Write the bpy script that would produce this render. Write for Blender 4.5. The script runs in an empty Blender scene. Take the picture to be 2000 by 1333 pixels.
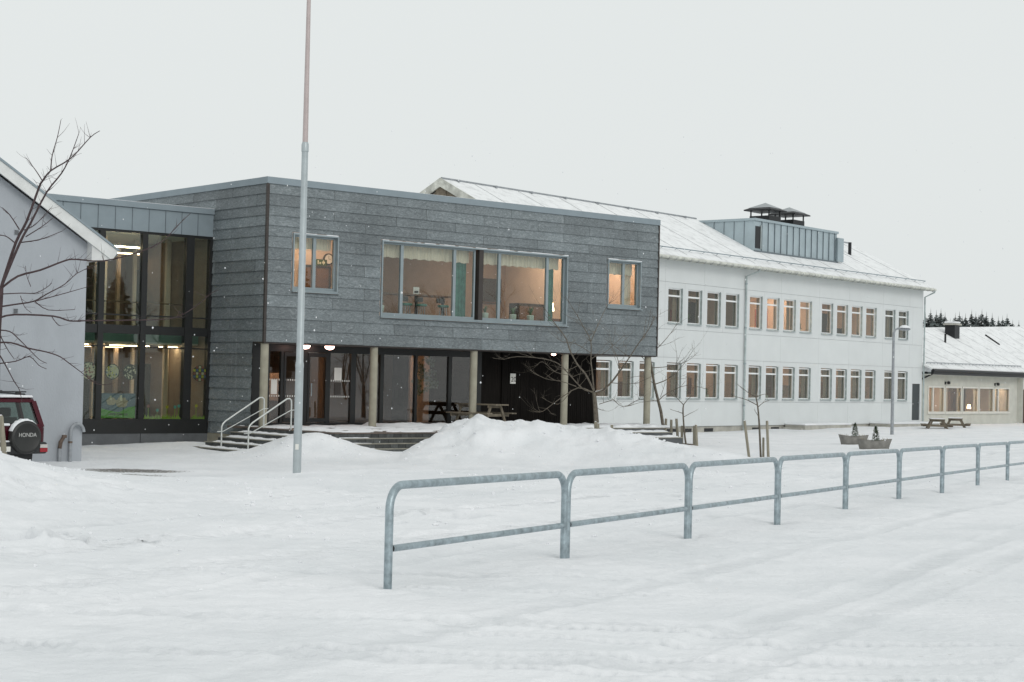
import bpy, math, random
import numpy as np
from mathutils import Vector, Matrix, noise

random.seed(7)
rng = np.random.default_rng(7)
sc = bpy.context.scene
R = math.radians
col = sc.collection

# ------------------------------------------------------------------ camera
EYE = 2.27
PITCH, ROLL, FPX = math.atan(71.5 / 3274), R(1.29), 3274.0
cam_d = bpy.data.cameras.new('camera'); cam = bpy.data.objects.new('camera', cam_d); col.objects.link(cam)
cam_d.sensor_width = 36.0; cam_d.lens = FPX / 2000 * 36; cam_d.clip_start = .1; cam_d.clip_end = 4000
CM = Matrix.Translation((0, 0, EYE)) @ Matrix.Rotation(math.pi / 2 + PITCH, 4, 'X') @ Matrix.Rotation(ROLL, 4, 'Z')
cam.matrix_world = CM
sc.camera = cam
# ------------------------------------------------------------------ overcast sky, soft sun, exposure
SUN_EL, SUN_AZ = R(28), R(152)           # behind the camera, to the right
world = bpy.data.worlds.new('World'); sc.world = world; world.use_nodes = True
wn, wl = world.node_tree.nodes, world.node_tree.links
wn.clear()
wo = wn.new('ShaderNodeOutputWorld'); wmix = wn.new('ShaderNodeMixShader')
sky = wn.new('ShaderNodeTexSky'); sky.sky_type = 'NISHITA'; sky.sun_disc = False
sky.sun_elevation = SUN_EL; sky.sun_rotation = SUN_AZ; sky.dust_density = 6; sky.air_density = 1.5; sky.ozone_density = 1
hs = wn.new('ShaderNodeHueSaturation'); hs.inputs['Saturation'].default_value = .12
b1 = wn.new('ShaderNodeBackground'); b1.inputs['Strength'].default_value = .09
b2 = wn.new('ShaderNodeBackground'); b2.inputs['Color'].default_value = (.835, .875, .872, 1); b2.inputs['Strength'].default_value = 1.0
wl.new(sky.outputs[0], hs.inputs['Color']); wl.new(hs.outputs[0], b1.inputs['Color'])
wmix.inputs[0].default_value = .88
wl.new(b1.outputs[0], wmix.inputs[1]); wl.new(b2.outputs[0], wmix.inputs[2]); wl.new(wmix.outputs[0], wo.inputs[0])
sun_d = bpy.data.lights.new('sun', 'SUN'); sun_d.energy = .6; sun_d.angle = R(20); sun_d.color = (1, .97, .93)
sun = bpy.data.objects.new('sun', sun_d); col.objects.link(sun)
sdir = Vector((math.sin(SUN_AZ) * math.cos(SUN_EL), math.cos(SUN_AZ) * math.cos(SUN_EL), math.sin(SUN_EL)))
sun.rotation_euler = sdir.to_track_quat('Z', 'Y').to_euler(); sun.location = (30, -40, 60)
sc.view_settings.view_transform = 'Standard'; sc.view_settings.look = 'None'
sc.view_settings.exposure = 0; sc.view_settings.gamma = 1; sc.view_settings.use_curve_mapping = False
sc.cycles.use_denoising = True
sc.cycles.max_bounces = 8; sc.cycles.transparent_max_bounces = 16
sc.cycles.caustics_reflective = False; sc.cycles.caustics_refractive = False

# ------------------------------------------------------------------ helpers
def at(x, y, Y):
    """survey point: the place seen at photograph position (x, y) at distance Y"""
    d = CM.to_3x3() @ Vector(((x - 1000) / FPX, -(y - 666.5) / FPX, -1))
    return Vector((0, 0, EYE)) + d * (Y / d.y)

class MB:
    def __init__(s): s.v = []; s.f = []
    def quad(s, *p):
        i = len(s.v); s.v += [tuple(q) for q in p]; s.f.append(tuple(range(i, i + len(p)))); return s
    def box(s, x0, x1, y0, y1, z0, z1):
        i = len(s.v)
        s.v += [(x, y, z) for z in (z0, z1) for y in (y0, y1) for x in (x0, x1)]
        s.f += [tuple(i + k for k in q) for q in ((0, 2, 3, 1), (4, 5, 7, 6), (0, 1, 5, 4), (1, 3, 7, 5), (3, 2, 6, 7), (2, 0, 4, 6))]
        return s
    def hexa(s, p):   # 8 points, bottom 4 (ccw) then top 4
        i = len(s.v); s.v += [tuple(q) for q in p]
        s.f += [tuple(i + k for k in q) for q in ((3, 2, 1, 0), (4, 5, 6, 7), (0, 1, 5, 4), (1, 2, 6, 5), (2, 3, 7, 6), (3, 0, 4, 7))]
        return s
    def prism(s, poly, a0, a1, axis='y'):
        """extrude a 2D polygon; axis y: poly in xz, axis z: poly in xy, axis x: poly in yz"""
        i = len(s.v); n = len(poly)
        for a in (a0, a1):
            for (p, q) in poly:
                s.v.append({'y': (p, a, q), 'z': (p, q, a), 'x': (a, p, q)}[axis])
        s.f.append(tuple(i + k for k in range(n))[::-1]); s.f.append(tuple(i + n + k for k in range(n)))
        for k in range(n):
            s.f.append((i + k, i + (k + 1) % n, i + n + (k + 1) % n, i + n + k))
        return s
    def tube(s, pts, rad, n=8):
        pts = [Vector(p) for p in pts]
        if not hasattr(rad, '__len__'): rad = [rad] * len(pts)
        base = len(s.v); up = None
        for k, p in enumerate(pts):
            t = (pts[min(k + 1, len(pts) - 1)] - pts[max(k - 1, 0)])
            t = t.normalized() if t.length > 1e-9 else Vector((0, 0, 1))
            if up is None:
                up = Vector((0, 0, 1)) if abs(t.z) < .9 else Vector((1, 0, 0))
            a = (up - t * up.dot(t)).normalized(); b = t.cross(a); up = a
            for j in range(n):
                w = 2 * math.pi * j / n
                s.v.append(tuple(p + (a * math.cos(w) + b * math.sin(w)) * rad[k]))
        for k in range(len(pts) - 1):
            for j in range(n):
                s.f.append((base + k * n + j, base + k * n + (j + 1) % n, base + (k + 1) * n + (j + 1) % n, base + (k + 1) * n + j))
        s.f.append(tuple(base + j for j in range(n))[::-1]); m = base + (len(pts) - 1) * n
        s.f.append(tuple(m + j for j in range(n)))
        return s
    def lathe(s, prof, c=(0, 0, 0), n=24):
        base = len(s.v)
        for (r, z) in prof:
            for j in range(n):
                w = 2 * math.pi * j / n; s.v.append((c[0] + r * math.cos(w), c[1] + r * math.sin(w), c[2] + z))
        for k in range(len(prof) - 1):
            for j in range(n):
                s.f.append((base + k * n + j, base + k * n + (j + 1) % n, base + (k + 1) * n + (j + 1) % n, base + (k + 1) * n + j))
        s.f.append(tuple(base + j for j in range(n))[::-1]); m = base + (len(prof) - 1) * n
        s.f.append(tuple(m + j for j in range(n)))
        return s
    def mesh(s, name, mat, smooth=False):
        m = bpy.data.meshes.new(name); m.from_pydata(s.v, [], s.f); m.update()
        m.materials.append(mat)
        if smooth:
            m.polygons.foreach_set('use_smooth', [True] * len(m.polygons))
            try: m.set_sharp_from_angle(angle=R(40))
            except Exception: pass
        return m
    def build(s, name, mat, parent=None, smooth=False, loc=None, rz=0):
        return obj(name, s.mesh(name, mat, smooth), parent, loc, rz)

def obj(name, mesh, parent=None, loc=None, rz=0):
    o = bpy.data.objects.new(name, mesh); col.objects.link(o); o.parent = parent
    if loc is not None: o.location = loc
    if rz: o.rotation_euler = (0, 0, rz)
    return o
def bevel(o, w=.01, seg=2):
    m = o.modifiers.new('bevel', 'BEVEL'); m.width = w; m.segments = seg; m.limit_method = 'ANGLE'; return o
def tag(o, label=None, cat=None, group=None, kind=None):
    if label: o['label'] = label
    if cat: o['category'] = cat
    if group: o['group'] = group
    if kind: o['kind'] = kind
    return o
def empty(name, loc=(0, 0, 0), rz=0, label=None, cat=None, group=None):
    o = bpy.data.objects.new(name, None); col.objects.link(o); o.location = loc; o.rotation_euler = (0, 0, rz); o.empty_display_size = .2
    return tag(o, label, cat, group)
def copy_tree(o, parent=None):
    c = o.copy(); col.objects.link(c); c.parent = parent
    for ch in list(o.children): copy_tree(ch, c)
    return c
def sub_rects(u0, u1, z0, z1, holes):
    """cells of a rectangle left over after cutting out rectangular holes"""
    us = sorted({u0, u1} | {h for a in holes for h in (a[0], a[1]) if u0 < h < u1})
    zs = sorted({z0, z1} | {h for a in holes for h in (a[2], a[3]) if z0 < h < z1})
    out = []
    for j in range(len(zs) - 1):
        run = None
        for i in range(len(us) - 1):
            cu, cz = (us[i] + us[i + 1]) / 2, (zs[j] + zs[j + 1]) / 2
            hit = any(a[0] < cu < a[1] and a[2] < cz < a[3] for a in holes)
            if not hit:
                if run: run[1] = us[i + 1]
                else: run = [us[i], us[i + 1], zs[j], zs[j + 1]]
            elif run: out.append(tuple(run)); run = None
        if run: out.append(tuple(run))
    return out

# ------------------------------------------------------------------ materials
def nodes(name):
    m = bpy.data.materials.new(name); m.use_nodes = True
    nt = m.node_tree; return m, nt, nt.nodes, nt.links, nt.nodes['Principled BSDF']
def ramp(nn, stops):
    r = nn.new('ShaderNodeValToRGB'); e = r.color_ramp.elements
    while len(e) < len(stops): e.new(.5)
    for k, (p, c) in enumerate(stops): e[k].position = p; e[k].color = (*c, 1)
    return r
def pm(name, c, rough=.6, metal=0., var=.12, scale=4., bump=0., bscale=30., stretch=(1, 1, 1), rnd=0., spec=.5):
    """principled with noise variation in colour, relief and an optional per-object tint"""
    m, nt, nn, ll, p = nodes(name)
    tc = nn.new('ShaderNodeTexCoord'); mp = nn.new('ShaderNodeMapping'); mp.inputs['Scale'].default_value = stretch
    ll.new(tc.outputs['Object'], mp.inputs['Vector'])
    n = nn.new('ShaderNodeTexNoise'); n.inputs['Scale'].default_value = scale; n.inputs['Detail'].default_value = 6; n.inputs['Roughness'].default_value = .6
    ll.new(mp.outputs[0], n.inputs['Vector'])
    r = ramp(nn, [(.3, [k * (1 - var) for k in c]), (.7, [min(1, k * (1 + var)) for k in c])])
    ll.new(n.outputs['Fac'], r.inputs[0]); out = r.outputs[0]
    if rnd:
        oi = nn.new('ShaderNodeObjectInfo'); mr = nn.new('ShaderNodeMapRange'); mr.inputs[3].default_value = 1 - rnd; mr.inputs[4].default_value = 1 + rnd
        hv = nn.new('ShaderNodeHueSaturation'); ll.new(oi.outputs['Random'], mr.inputs[0]); ll.new(mr.outputs[0], hv.inputs['Value']); ll.new(out, hv.inputs['Color']); out = hv.outputs[0]
    ll.new(out, p.inputs['Base Color'])
    p.inputs['Roughness'].default_value = rough; p.inputs['Metallic'].default_value = metal; p.inputs['Specular IOR Level'].default_value = spec
    if bump:
        n2 = nn.new('ShaderNodeTexNoise'); n2.inputs['Scale'].default_value = bscale; n2.inputs['Detail'].default_value = 5
        ll.new(mp.outputs[0], n2.inputs['Vector'])
        b = nn.new('ShaderNodeBump'); b.inputs['Strength'].default_value = bump; b.inputs['Distance'].default_value = .02
        ll.new(n2.outputs['Fac'], b.inputs['Height']); ll.new(b.outputs[0], p.inputs['Normal'])
    return m
def emit(name, c, s):
    m, nt, nn, ll, p = nodes(name)
    p.inputs['Base Color'].default_value = (.8, .8, .8, 1); p.inputs['Emission Color'].default_value = (*c, 1); p.inputs['Emission Strength'].default_value = s
    return m
def glass(name, tint=(.9, .93, .92), ior=1.55, rough=.0):
    m, nt, nn, ll, p = nodes(name); nn.remove(p)
    t = nn.new('ShaderNodeBsdfTransparent'); t.inputs[0].default_value = (*tint, 1)
    g = nn.new('ShaderNodeBsdfGlossy'); g.inputs['Roughness'].default_value = rough; g.inputs['Color'].default_value = (.95, .97, .97, 1)
    fr = nn.new('ShaderNodeFresnel'); ge = nn.new('ShaderNodeNewGeometry'); io = nn.new('ShaderNodeMapRange')   # same reflectance on both faces of a pane
    io.inputs[3].default_value = ior; io.inputs[4].default_value = 1 / ior; ll.new(ge.outputs['Backfacing'], io.inputs[0]); ll.new(io.outputs[0], fr.inputs['IOR'])
    tc = nn.new('ShaderNodeTexCoord'); nz = nn.new('ShaderNodeTexNoise'); nz.inputs['Scale'].default_value = .9; nz.inputs['Detail'].default_value = 1
    bp = nn.new('ShaderNodeBump'); bp.inputs['Strength'].default_value = .012; bp.inputs['Distance'].default_value = .1
    ll.new(tc.outputs['Object'], nz.inputs['Vector']); ll.new(nz.outputs['Fac'], bp.inputs['Height']); ll.new(bp.outputs[0], g.inputs['Normal'])
    mx = nn.new('ShaderNodeMixShader'); ll.new(fr.outputs[0], mx.inputs[0]); ll.new(t.outputs[0], mx.inputs[1]); ll.new(g.outputs[0], mx.inputs[2])
    ll.new(mx.outputs[0], nn['Material Output'].inputs[0])
    return m

M = {}
def snow_mat(name, bumps=.35, patches=False):
    m, nt, nn, ll, p = nodes(name)
    tc = nn.new('ShaderNodeTexCoord')
    n = nn.new('ShaderNodeTexNoise'); n.inputs['Scale'].default_value = .6; n.inputs['Detail'].default_value = 8
    ll.new(tc.outputs['Object'], n.inputs['Vector'])
    r = ramp(nn, [(.3, (.735, .753, .772)), (.65, (.83, .838, .856))]); ll.new(n.outputs['Fac'], r.inputs[0]); out = r.outputs[0]
    if patches:
        pa = nn.new('ShaderNodeAttribute'); pa.attribute_name = 'packed_shade'; pn = nn.new('ShaderNodeTexNoise'); pn.inputs['Scale'].default_value = 9; pn.inputs['Detail'].default_value = 5; ll.new(tc.outputs['Object'], pn.inputs['Vector'])
        pmul = nn.new('ShaderNodeMath'); pmul.operation = 'MULTIPLY'; ll.new(pa.outputs['Fac'], pmul.inputs[0]); ll.new(pn.outputs['Fac'], pmul.inputs[1])
        px = nn.new('ShaderNodeMix'); px.data_type = 'RGBA'; px.inputs[7].default_value = (.47, .495, .515, 1); ll.new(pmul.outputs[0], px.inputs[0]); ll.new(out, px.inputs[6]); out = px.outputs[2]      # compressed, slightly soiled snow, toned darker to stand in for relief shade
        for attr, c0, c1 in (('dirt', (.30, .29, .28), (.55, .55, .54)), ('bare', (.07, .066, .062), (.26, .245, .23))):
            a = nn.new('ShaderNodeAttribute'); a.attribute_name = attr
            g = nn.new('ShaderNodeTexNoise'); g.inputs['Scale'].default_value = 16; g.inputs['Detail'].default_value = 6; ll.new(tc.outputs['Object'], g.inputs['Vector'])
            gr = ramp(nn, [(.35, c0), (.7, c1)]); ll.new(g.outputs['Fac'], gr.inputs[0])
            ad = nn.new('ShaderNodeMath'); ad.operation = 'ADD'; ll.new(a.outputs['Fac'], ad.inputs[0]); ll.new(g.outputs['Fac'], ad.inputs[1])
            st = nn.new('ShaderNodeMapRange'); st.inputs[1].default_value = 1.0; st.inputs[2].default_value = 1.18; ll.new(ad.outputs[0], st.inputs[0])
            mx = nn.new('ShaderNodeMix'); mx.data_type = 'RGBA'; ll.new(st.outputs[0], mx.inputs[0]); ll.new(out, mx.inputs[6]); ll.new(gr.outputs[0], mx.inputs[7]); out = mx.outputs[2]
    ll.new(out, p.inputs['Base Color']); p.inputs['Roughness'].default_value = .75; p.inputs['Specular IOR Level'].default_value = .25
    hsum = None
    for s_, w_ in ((3.5, 1.0), (14, .5), (55, .22)):
        k = nn.new('ShaderNodeTexNoise'); k.inputs['Scale'].default_value = s_; k.inputs['Detail'].default_value = 4; ll.new(tc.outputs['Object'], k.inputs['Vector'])
        q = nn.new('ShaderNodeMath'); q.operation = 'MULTIPLY_ADD'; q.inputs[1].default_value = w_; ll.new(k.outputs['Fac'], q.inputs[0])
        if hsum: ll.new(hsum, q.inputs[2])
        else: q.inputs[2].default_value = 0
        hsum = q.outputs[0]
    b = nn.new('ShaderNodeBump'); b.inputs['Strength'].default_value = bumps; b.inputs['Distance'].default_value = .06
    ll.new(hsum, b.inputs['Height']); ll.new(b.outputs[0], p.inputs['Normal'])
    return m
M['ground'] = snow_mat('snow_ground', .42, True)
M['snow'] = snow_mat('snow', .3)

def slate_mat():
    m, nt, nn, ll, p = nodes('slate_board')
    tc = nn.new('ShaderNodeTexCoord'); oi = nn.new('ShaderNodeObjectInfo')
    ad = nn.new('ShaderNodeVectorMath'); ad.operation = 'ADD'; sc_ = nn.new('ShaderNodeVectorMath'); sc_.operation = 'SCALE'; sc_.inputs[3].default_value = 40
    cb = nn.new('ShaderNodeCombineXYZ'); ll.new(oi.outputs['Random'], cb.inputs[0]); ll.new(oi.outputs['Random'], cb.inputs[2]); ll.new(cb.outputs[0], sc_.inputs[0])
    ll.new(tc.outputs['Object'], ad.inputs[0]); ll.new(sc_.outputs[0], ad.inputs[1])
    mp = nn.new('ShaderNodeMapping'); mp.inputs['Scale'].default_value = (1, 1, 2.6); ll.new(ad.outputs[0], mp.inputs[0])
    n = nn.new('ShaderNodeTexNoise'); n.inputs['Scale'].default_value = 5; n.inputs['Detail'].default_value = 9; n.inputs['Roughness'].default_value = .72; n.inputs['Distortion'].default_value = 2.2
    ll.new(mp.outputs[0], n.inputs['Vector'])
    r = ramp(nn, [(.3, (.082, .098, .106)), (.5, (.150, .174, .184)), (.68, (.275, .302, .312))]); ll.new(n.outputs['Fac'], r.inputs[0])
    big = nn.new('ShaderNodeTexNoise'); big.inputs['Scale'].default_value = .5; big.inputs['Detail'].default_value = 3; ll.new(tc.outputs['Object'], big.inputs['Vector'])
    mr0 = nn.new('ShaderNodeMapRange'); mr0.inputs[1].default_value = .3; mr0.inputs[2].default_value = .7; mr0.inputs[3].default_value = .82; mr0.inputs[4].default_value = 1.2; ll.new(big.outputs['Fac'], mr0.inputs[0])
    mr = nn.new('ShaderNodeMapRange'); mr.inputs[3].default_value = .85; mr.inputs[4].default_value = 1.14; ll.new(oi.outputs['Random'], mr.inputs[0])
    mm = nn.new('ShaderNodeMath'); mm.operation = 'MULTIPLY'; ll.new(mr.outputs[0], mm.inputs[0]); ll.new(mr0.outputs[0], mm.inputs[1])
    # vertical run-off streaks
    mp2 = nn.new('ShaderNodeMapping'); mp2.inputs['Scale'].default_value = (3.0, 3.0, .12); ll.new(tc.outputs['Object'], mp2.inputs[0])
    n3 = nn.new('ShaderNodeTexNoise'); n3.inputs['Scale'].default_value = 2.2; n3.inputs['Detail'].default_value = 4; ll.new(mp2.outputs[0], n3.inputs['Vector'])
    r3 = ramp(nn, [(.62, (0, 0, 0)), (.8, (1, 1, 1))]); ll.new(n3.outputs['Fac'], r3.inputs[0])
    sm = nn.new('ShaderNodeMath'); sm.operation = 'MULTIPLY'; sm.inputs[1].default_value = .35; ll.new(r3.outputs[0], sm.inputs[0])
    hv = nn.new('ShaderNodeHueSaturation'); ll.new(mm.outputs[0], hv.inputs['Value']); ll.new(r.outputs[0], hv.inputs['Color'])
    mx = nn.new('ShaderNodeMix'); mx.data_type = 'RGBA'; ll.new(sm.outputs[0], mx.inputs[0]); ll.new(hv.outputs[0], mx.inputs[6]); mx.inputs[7].default_value = (.34, .37, .375, 1)
    ll.new(mx.outputs[2], p.inputs['Base Color']); p.inputs['Roughness'].default_value = .62
    b = nn.new('ShaderNodeBump'); b.inputs['Strength'].default_value = .35; b.inputs['Distance'].default_value = .01
    ll.new(n.outputs['Fac'], b.inputs['Height']); ll.new(b.outputs[0], p.inputs['Normal'])
    return m
M['slate'] = slate_mat()
M['zinc'] = pm('zinc', (.25, .30, .33), .55, .25, .06, 2, .03, 20)
M['zinc_light'] = pm('zinc_light', (.36, .43, .46), .5, .3, .1, 1.2, .05, 8, rnd=.05)
M['zinc_seam'] = pm('zinc_seam', (.15, .18, .20), .5, .3)
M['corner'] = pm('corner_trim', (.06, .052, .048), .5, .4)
M['wframe'] = pm('window_grey', (.26, .31, .33), .5, .1, .06)
M['dframe'] = pm('dark_frame', (.018, .019, .019), .4, .2, .1)
M['white_frame'] = pm('white_frame', (.78, .80, .80), .45, 0, .04)
M['cream_frame'] = pm('cream_frame', (.64, .63, .58), .5, 0, .04)
M['concrete'] = pm('concrete', (.33, .312, .245), .8, 0, .14, 3, .25, 18)
M['concrete_dark'] = pm('concrete_dark', (.105, .112, .118), .8, 0, .25, 1.5, .25, 14)
M['panel'] = pm('white_panel', (.645, .672, .674), .6, 0, .035, .8, .02, 5, rnd=.012)
M['joint'] = pm('joint', (.36, .38, .39), .8, 0, .05)
M['seam_light'] = pm('roof_seam', (.50, .515, .52), .8, 0, .1)
M['plinth'] = pm('plinth', (.40, .39, .35), .85, 0, .2, 2, .2, 15)
M['render'] = pm('grey_render', (.375, .40, .43), .85, 0, .10, .9, .35, 26, (1, 1, .5))
M['verge'] = pm('verge_board', (.66, .67, .66), .6, 0, .10, 3)
M['timber_dirty'] = pm('dirty_eave_timber', (.55, .56, .51), .75, 0, .35, 2.5)
M['galv'] = pm('galvanised_steel', (.33, .395, .425), .42, .7, .34, 14, .12, 40)
M['rail_white'] = pm('pale_handrail', (.62, .64, .62), .4, .5, .08, 10)
M['pole'] = pm('pole_paint', (.40, .445, .46), .35, .2, .08, 6)
M['pole_top'] = pm('pole_paint_top', (.46, .39, .38), .4, .1, .08, 6)
M['darkwood'] = pm('dark_wood', (.010, .0085, .0075), .9, 0, .45, 3, .3, 30, (6, 6, .4), rnd=.25, spec=.15)
M['wood'] = pm('weathered_wood', (.175, .148, .11), .8, 0, .3, 4, .3, 25, (1, 1, 1))
M['stake'] = pm('stake_wood', (.25, .23, .18), .85, 0, .3, 6, .3, 25, (4, 4, .5))
M['deck'] = pm('deck_wood', (.13, .105, .09), .8, 0, .3, 3, .2, 20)
M['block'] = pm('dark_block', (.075, .080, .080), .85, 0, .3, 9, .35, 30, rnd=.28)
M['nosing'] = pm('step_nosing', (.26, .25, .21), .8, 0, .2)
M['bark'] = pm('bark', (.060, .038, .040), .85, 0, .3, 12, .3, 30)
M['bark_grey'] = pm('bark_grey', (.125, .108, .085), .85, 0, .4, 12, .4, 30)
M['black'] = pm('black_metal', (.014, .015, .017), .45, .3, .1)
M['pipe'] = pm('grey_pipe', (.30, .32, .34), .6, .2, .2, 8)
M['rust'] = pm('rusty_pipe', (.13, .095, .075), .85, .2, .5, 14, .4, 30)
M['gutter'] = pm('gutter', (.42, .48, .48), .5, .3, .25, 3)
M['door_dark'] = pm('dark_door', (.030, .040, .044), .5, 0, .08)
M['annex'] = pm('pale_cladding', (.60, .60, .55), .75, 0, .08, 2)
M['brown'] = pm('brown_cladding', (.065, .042, .035), .75, 0, .3, 3, .2, 20, (5, 5, .4))
M['glass'] = glass('window_glass'); M['glass_dim'] = glass('window_glass_dim', (.84, .84, .80), 1.42)
M['glass_dark'] = glass('entrance_glass', (.72, .68, .64), 1.75)
M['glass_green'] = glass('curtain_wall_glass', (.80, .85, .80), 1.6)
M['car_glass'] = glass('car_glass', (.50, .60, .56), 1.6)
M['in_wall'] = pm('inside_wall', (.62, .50, .42), .8, 0, .05)
M['in_wall_brown'] = pm('inside_wall_brown', (.30, .235, .195), .8, 0, .08)
M['in_ceil'] = pm('inside_ceiling', (.68, .64, .58), .8, 0, .04)
M['in_floor'] = pm('inside_floor', (.17, .15, .13), .5, 0, .1)
M['in_dark'] = pm('inside_dark', (.045, .04, .036), .7, 0, .1)
M['in_wood'] = pm('inside_wood', (.16, .095, .06), .55, 0, .2, 3, 0, 20, (1, 1, .2))
M['in_green'] = pm('slab_edge_green', (.22, .34, .30), .6, 0, .05)
M['cream'] = pm('cream_curtain', (.70, .60, .47), .9, 0, .12, 3, .0, 20, (6, 6, .3))
M['curtain_dull'] = pm('dull_curtain', (.30, .255, .20), .9, 0, .12, 3, .0, 20, (6, 6, .3))
M['teal'] = pm('green_curtain', (.06, .19, .145), .9, 0, .35, 5, .0, 20, (1, 1, 1))
M['paper'] = pm('paper', (.72, .72, .68), .8, 0, .05)
M['leaf'] = pm('leaf', (.06, .13, .045), .5, 0, .3, 6)
M['pot'] = pm('pot', (.50, .58, .50), .5, 0, .06)
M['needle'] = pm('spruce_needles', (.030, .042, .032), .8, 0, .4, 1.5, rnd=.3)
M['needle_hazed'] = pm('spruce_hazed', (.11, .13, .128), .9, 0, .35, .4, rnd=.35)  # needles lightened in base colour to paint in distance haze
M['conifer'] = pm('dwarf_conifer', (.05, .075, .035), .8, 0, .4, 8)
M['dry'] = pm('dry_plant', (.16, .13, .06), .9, 0, .4, 8)
M['planter'] = pm('planter_concrete', (.23, .222, .205), .9, 0, .25, 6, .4, 25)
M['red'] = pm('car_paint_red', (.065, .005, .013), .25, .35, .06, 2)
M['plastic'] = pm('dark_plastic', (.022, .024, .026), .55, 0, .15)
M['rubber'] = pm('rubber', (.016, .016, .017), .8, 0, .2, 10)
M['cover'] = pm('wheel_cover', (.020, .021, .020), .45, 0, .12, 4)
M['letter'] = pm('letter_silver', (.55, .55, .53), .35, .4, .05)
M['seat'] = pm('car_seat', (.05, .055, .058), .9)
M['lamp_red'] = pm('tail_lamp_red', (.30, .012, .02), .2, 0, .05); M['lamp_clear'] = pm('tail_lamp_clear', (.55, .52, .5), .2, 0, .05)
def tin(name, c): return pm(name, c, .7, 0, .12, 12)
M['sky_blue'] = tin('painted_blue', (.10, .14, .19)); M['hill_green'] = tin('painted_green', (.10, .30, .035)); M['sheep'] = tin('painted_sheep', (.38, .29, .20))
M['yellow'] = tin('painted_yellow', (.55, .48, .05)); M['grass_paper'] = tin('paper_grass', (.30, .42, .05)); M['tulip'] = tin('paper_tulip', (.08, .30, .28))
M['disc_cream'] = tin('disc_cream', (.55, .48, .36)); M['disc_ink'] = tin('disc_ink', (.06, .05, .045)); M['disc_red'] = tin('disc_red', (.30, .09, .07)); M['disc_blue'] = tin('disc_blue', (.10, .12, .25))
M['mint'] = tin('mint_paper', (.22, .34, .31)); M['mint_dark'] = tin('green_paper', (.10, .17, .07)); M['exit'] = tin('exit_green', (.05, .10, .02)); M['exit_white'] = tin('exit_white', (.7, .7, .5))
WARM, NEUT = (1, .66, .42), (1, .80, .60)
M['tube'] = emit('fluorescent_tube', (1, .74, .48), 28); M['tube_mid'] = emit('lamp_mid', WARM, 14); M['tube_dim'] = emit('lamp_dim', WARM, 7); M['tube_faint'] = emit('lamp_faint', NEUT, 1.2)
M['dome'] = emit('dome_lamp', (1, .60, .50), 8); M['glow'] = emit('table_lamp', (1, .72, .42), 12); M['panel_hot'] = emit('ceiling_lamp', (1, .71, .49), 15); M['wing_hot'] = emit('wing_lamp', (1, .71, .52), 33); M['wing_dim'] = emit('wing_lamp_dim', (1, .73, .53), 9); M['wing_faint'] = emit('wing_lamp_faint', NEUT, 5)

def roof_mat():
    m, nt, nn, ll, p = nodes('snowy_roof')
    tc = nn.new('ShaderNodeTexCoord')
    br = nn.new('ShaderNodeTexBrick'); br.inputs['Scale'].default_value = 2.2; br.inputs['Color1'].default_value = (1, 1, 1, 1); br.inputs['Color2'].default_value = (.93, .93, .93, 1)
    br.inputs['Mortar'].default_value = (.72, .72, .72, 1); br.inputs['Mortar Size'].default_value = .012; ll.new(tc.outputs['Object'], br.inputs['Vector'])
    n = nn.new('ShaderNodeTexNoise'); n.inputs['Scale'].default_value = 2.5; n.inputs['Detail'].default_value = 8; ll.new(tc.outputs['Object'], n.inputs['Vector'])
    r = ramp(nn, [(.30, (.68, .69, .695)), (.5, (.84, .85, .855))]); ll.new(n.outputs['Fac'], r.inputs[0])
    n2 = nn.new('ShaderNodeTexNoise'); n2.inputs['Scale'].default_value = 1.1; n2.inputs['Detail'].default_value = 6; ll.new(tc.outputs['Object'], n2.inputs['Vector'])
    r2 = ramp(nn, [(.48, (.0, .0, .0)), (.62, (.75, .75, .75))]); ll.new(n2.outputs['Fac'], r2.inputs[0])
    mx = nn.new('ShaderNodeMix'); mx.data_type = 'RGBA'; mx.blend_type = 'MULTIPLY'; ll.new(r2.outputs[0], mx.inputs[0]); ll.new(r.outputs[0], mx.inputs[6]); ll.new(br.outputs[0], mx.inputs[7])
    ll.new(mx.outputs[2], p.inputs['Base Color']); p.inputs['Roughness'].default_value = .8
    b = nn.new('ShaderNodeBump'); b.inputs['Strength'].default_value = .3; b.inputs['Distance'].default_value = .03; ll.new(n.outputs['Fac'], b.inputs['Height']); ll.new(b.outputs[0], p.inputs['Normal'])
    return m
M['roof'] = roof_mat()

# ------------------------------------------------------------------ ground: one snow sheet
def perlin(x, y, seed=0):
    r_ = np.random.default_rng(seed); P = r_.permutation(512); ang = r_.random(512) * 2 * np.pi
    xi, yi = np.floor(x).astype(int), np.floor(y).astype(int); xf, yf = x - xi, y - yi
    def g(i, j, dx, dy):
        a = ang[P[(P[i & 511] + j) & 511]]; return np.cos(a) * dx + np.sin(a) * dy
    u, v = xf ** 3 * (xf * (xf * 6 - 15) + 10), yf ** 3 * (yf * (yf * 6 - 15) + 10)
    a, b = g(xi, yi, xf, yf), g(xi + 1, yi, xf - 1, yf); c, d = g(xi, yi + 1, xf, yf - 1), g(xi + 1, yi + 1, xf - 1, yf - 1)
    return (a + u * (b - a)) * (1 - v) + (c + u * (d - c)) * v
def fbm(x, y, f, n, seed=0): return sum(perlin(x * f * 2 ** k, y * f * 2 ** k, seed + k) * .5 ** k for k in range(n))
def sm(t): t = np.clip(t, 0, 1); return t * t * (3 - 2 * t)
BX = np.array([-4.2, -2.9, -2.4, -1.7, -.95, -.2, .8, 1.8, 2.9, 4.0, 5.2, 7.0])
BY = np.array([44.6, 45., 46., 47., 47., 47., 47., 47., 46., 45., 44., 43.4])
BZ = np.array([.0, .12, .45, .92, 1.19, 1.05, 1.0, .93, .80, .62, .38, .0])
RX, RY, RC, RS = -.83, 11.75, .446, .895
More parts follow.
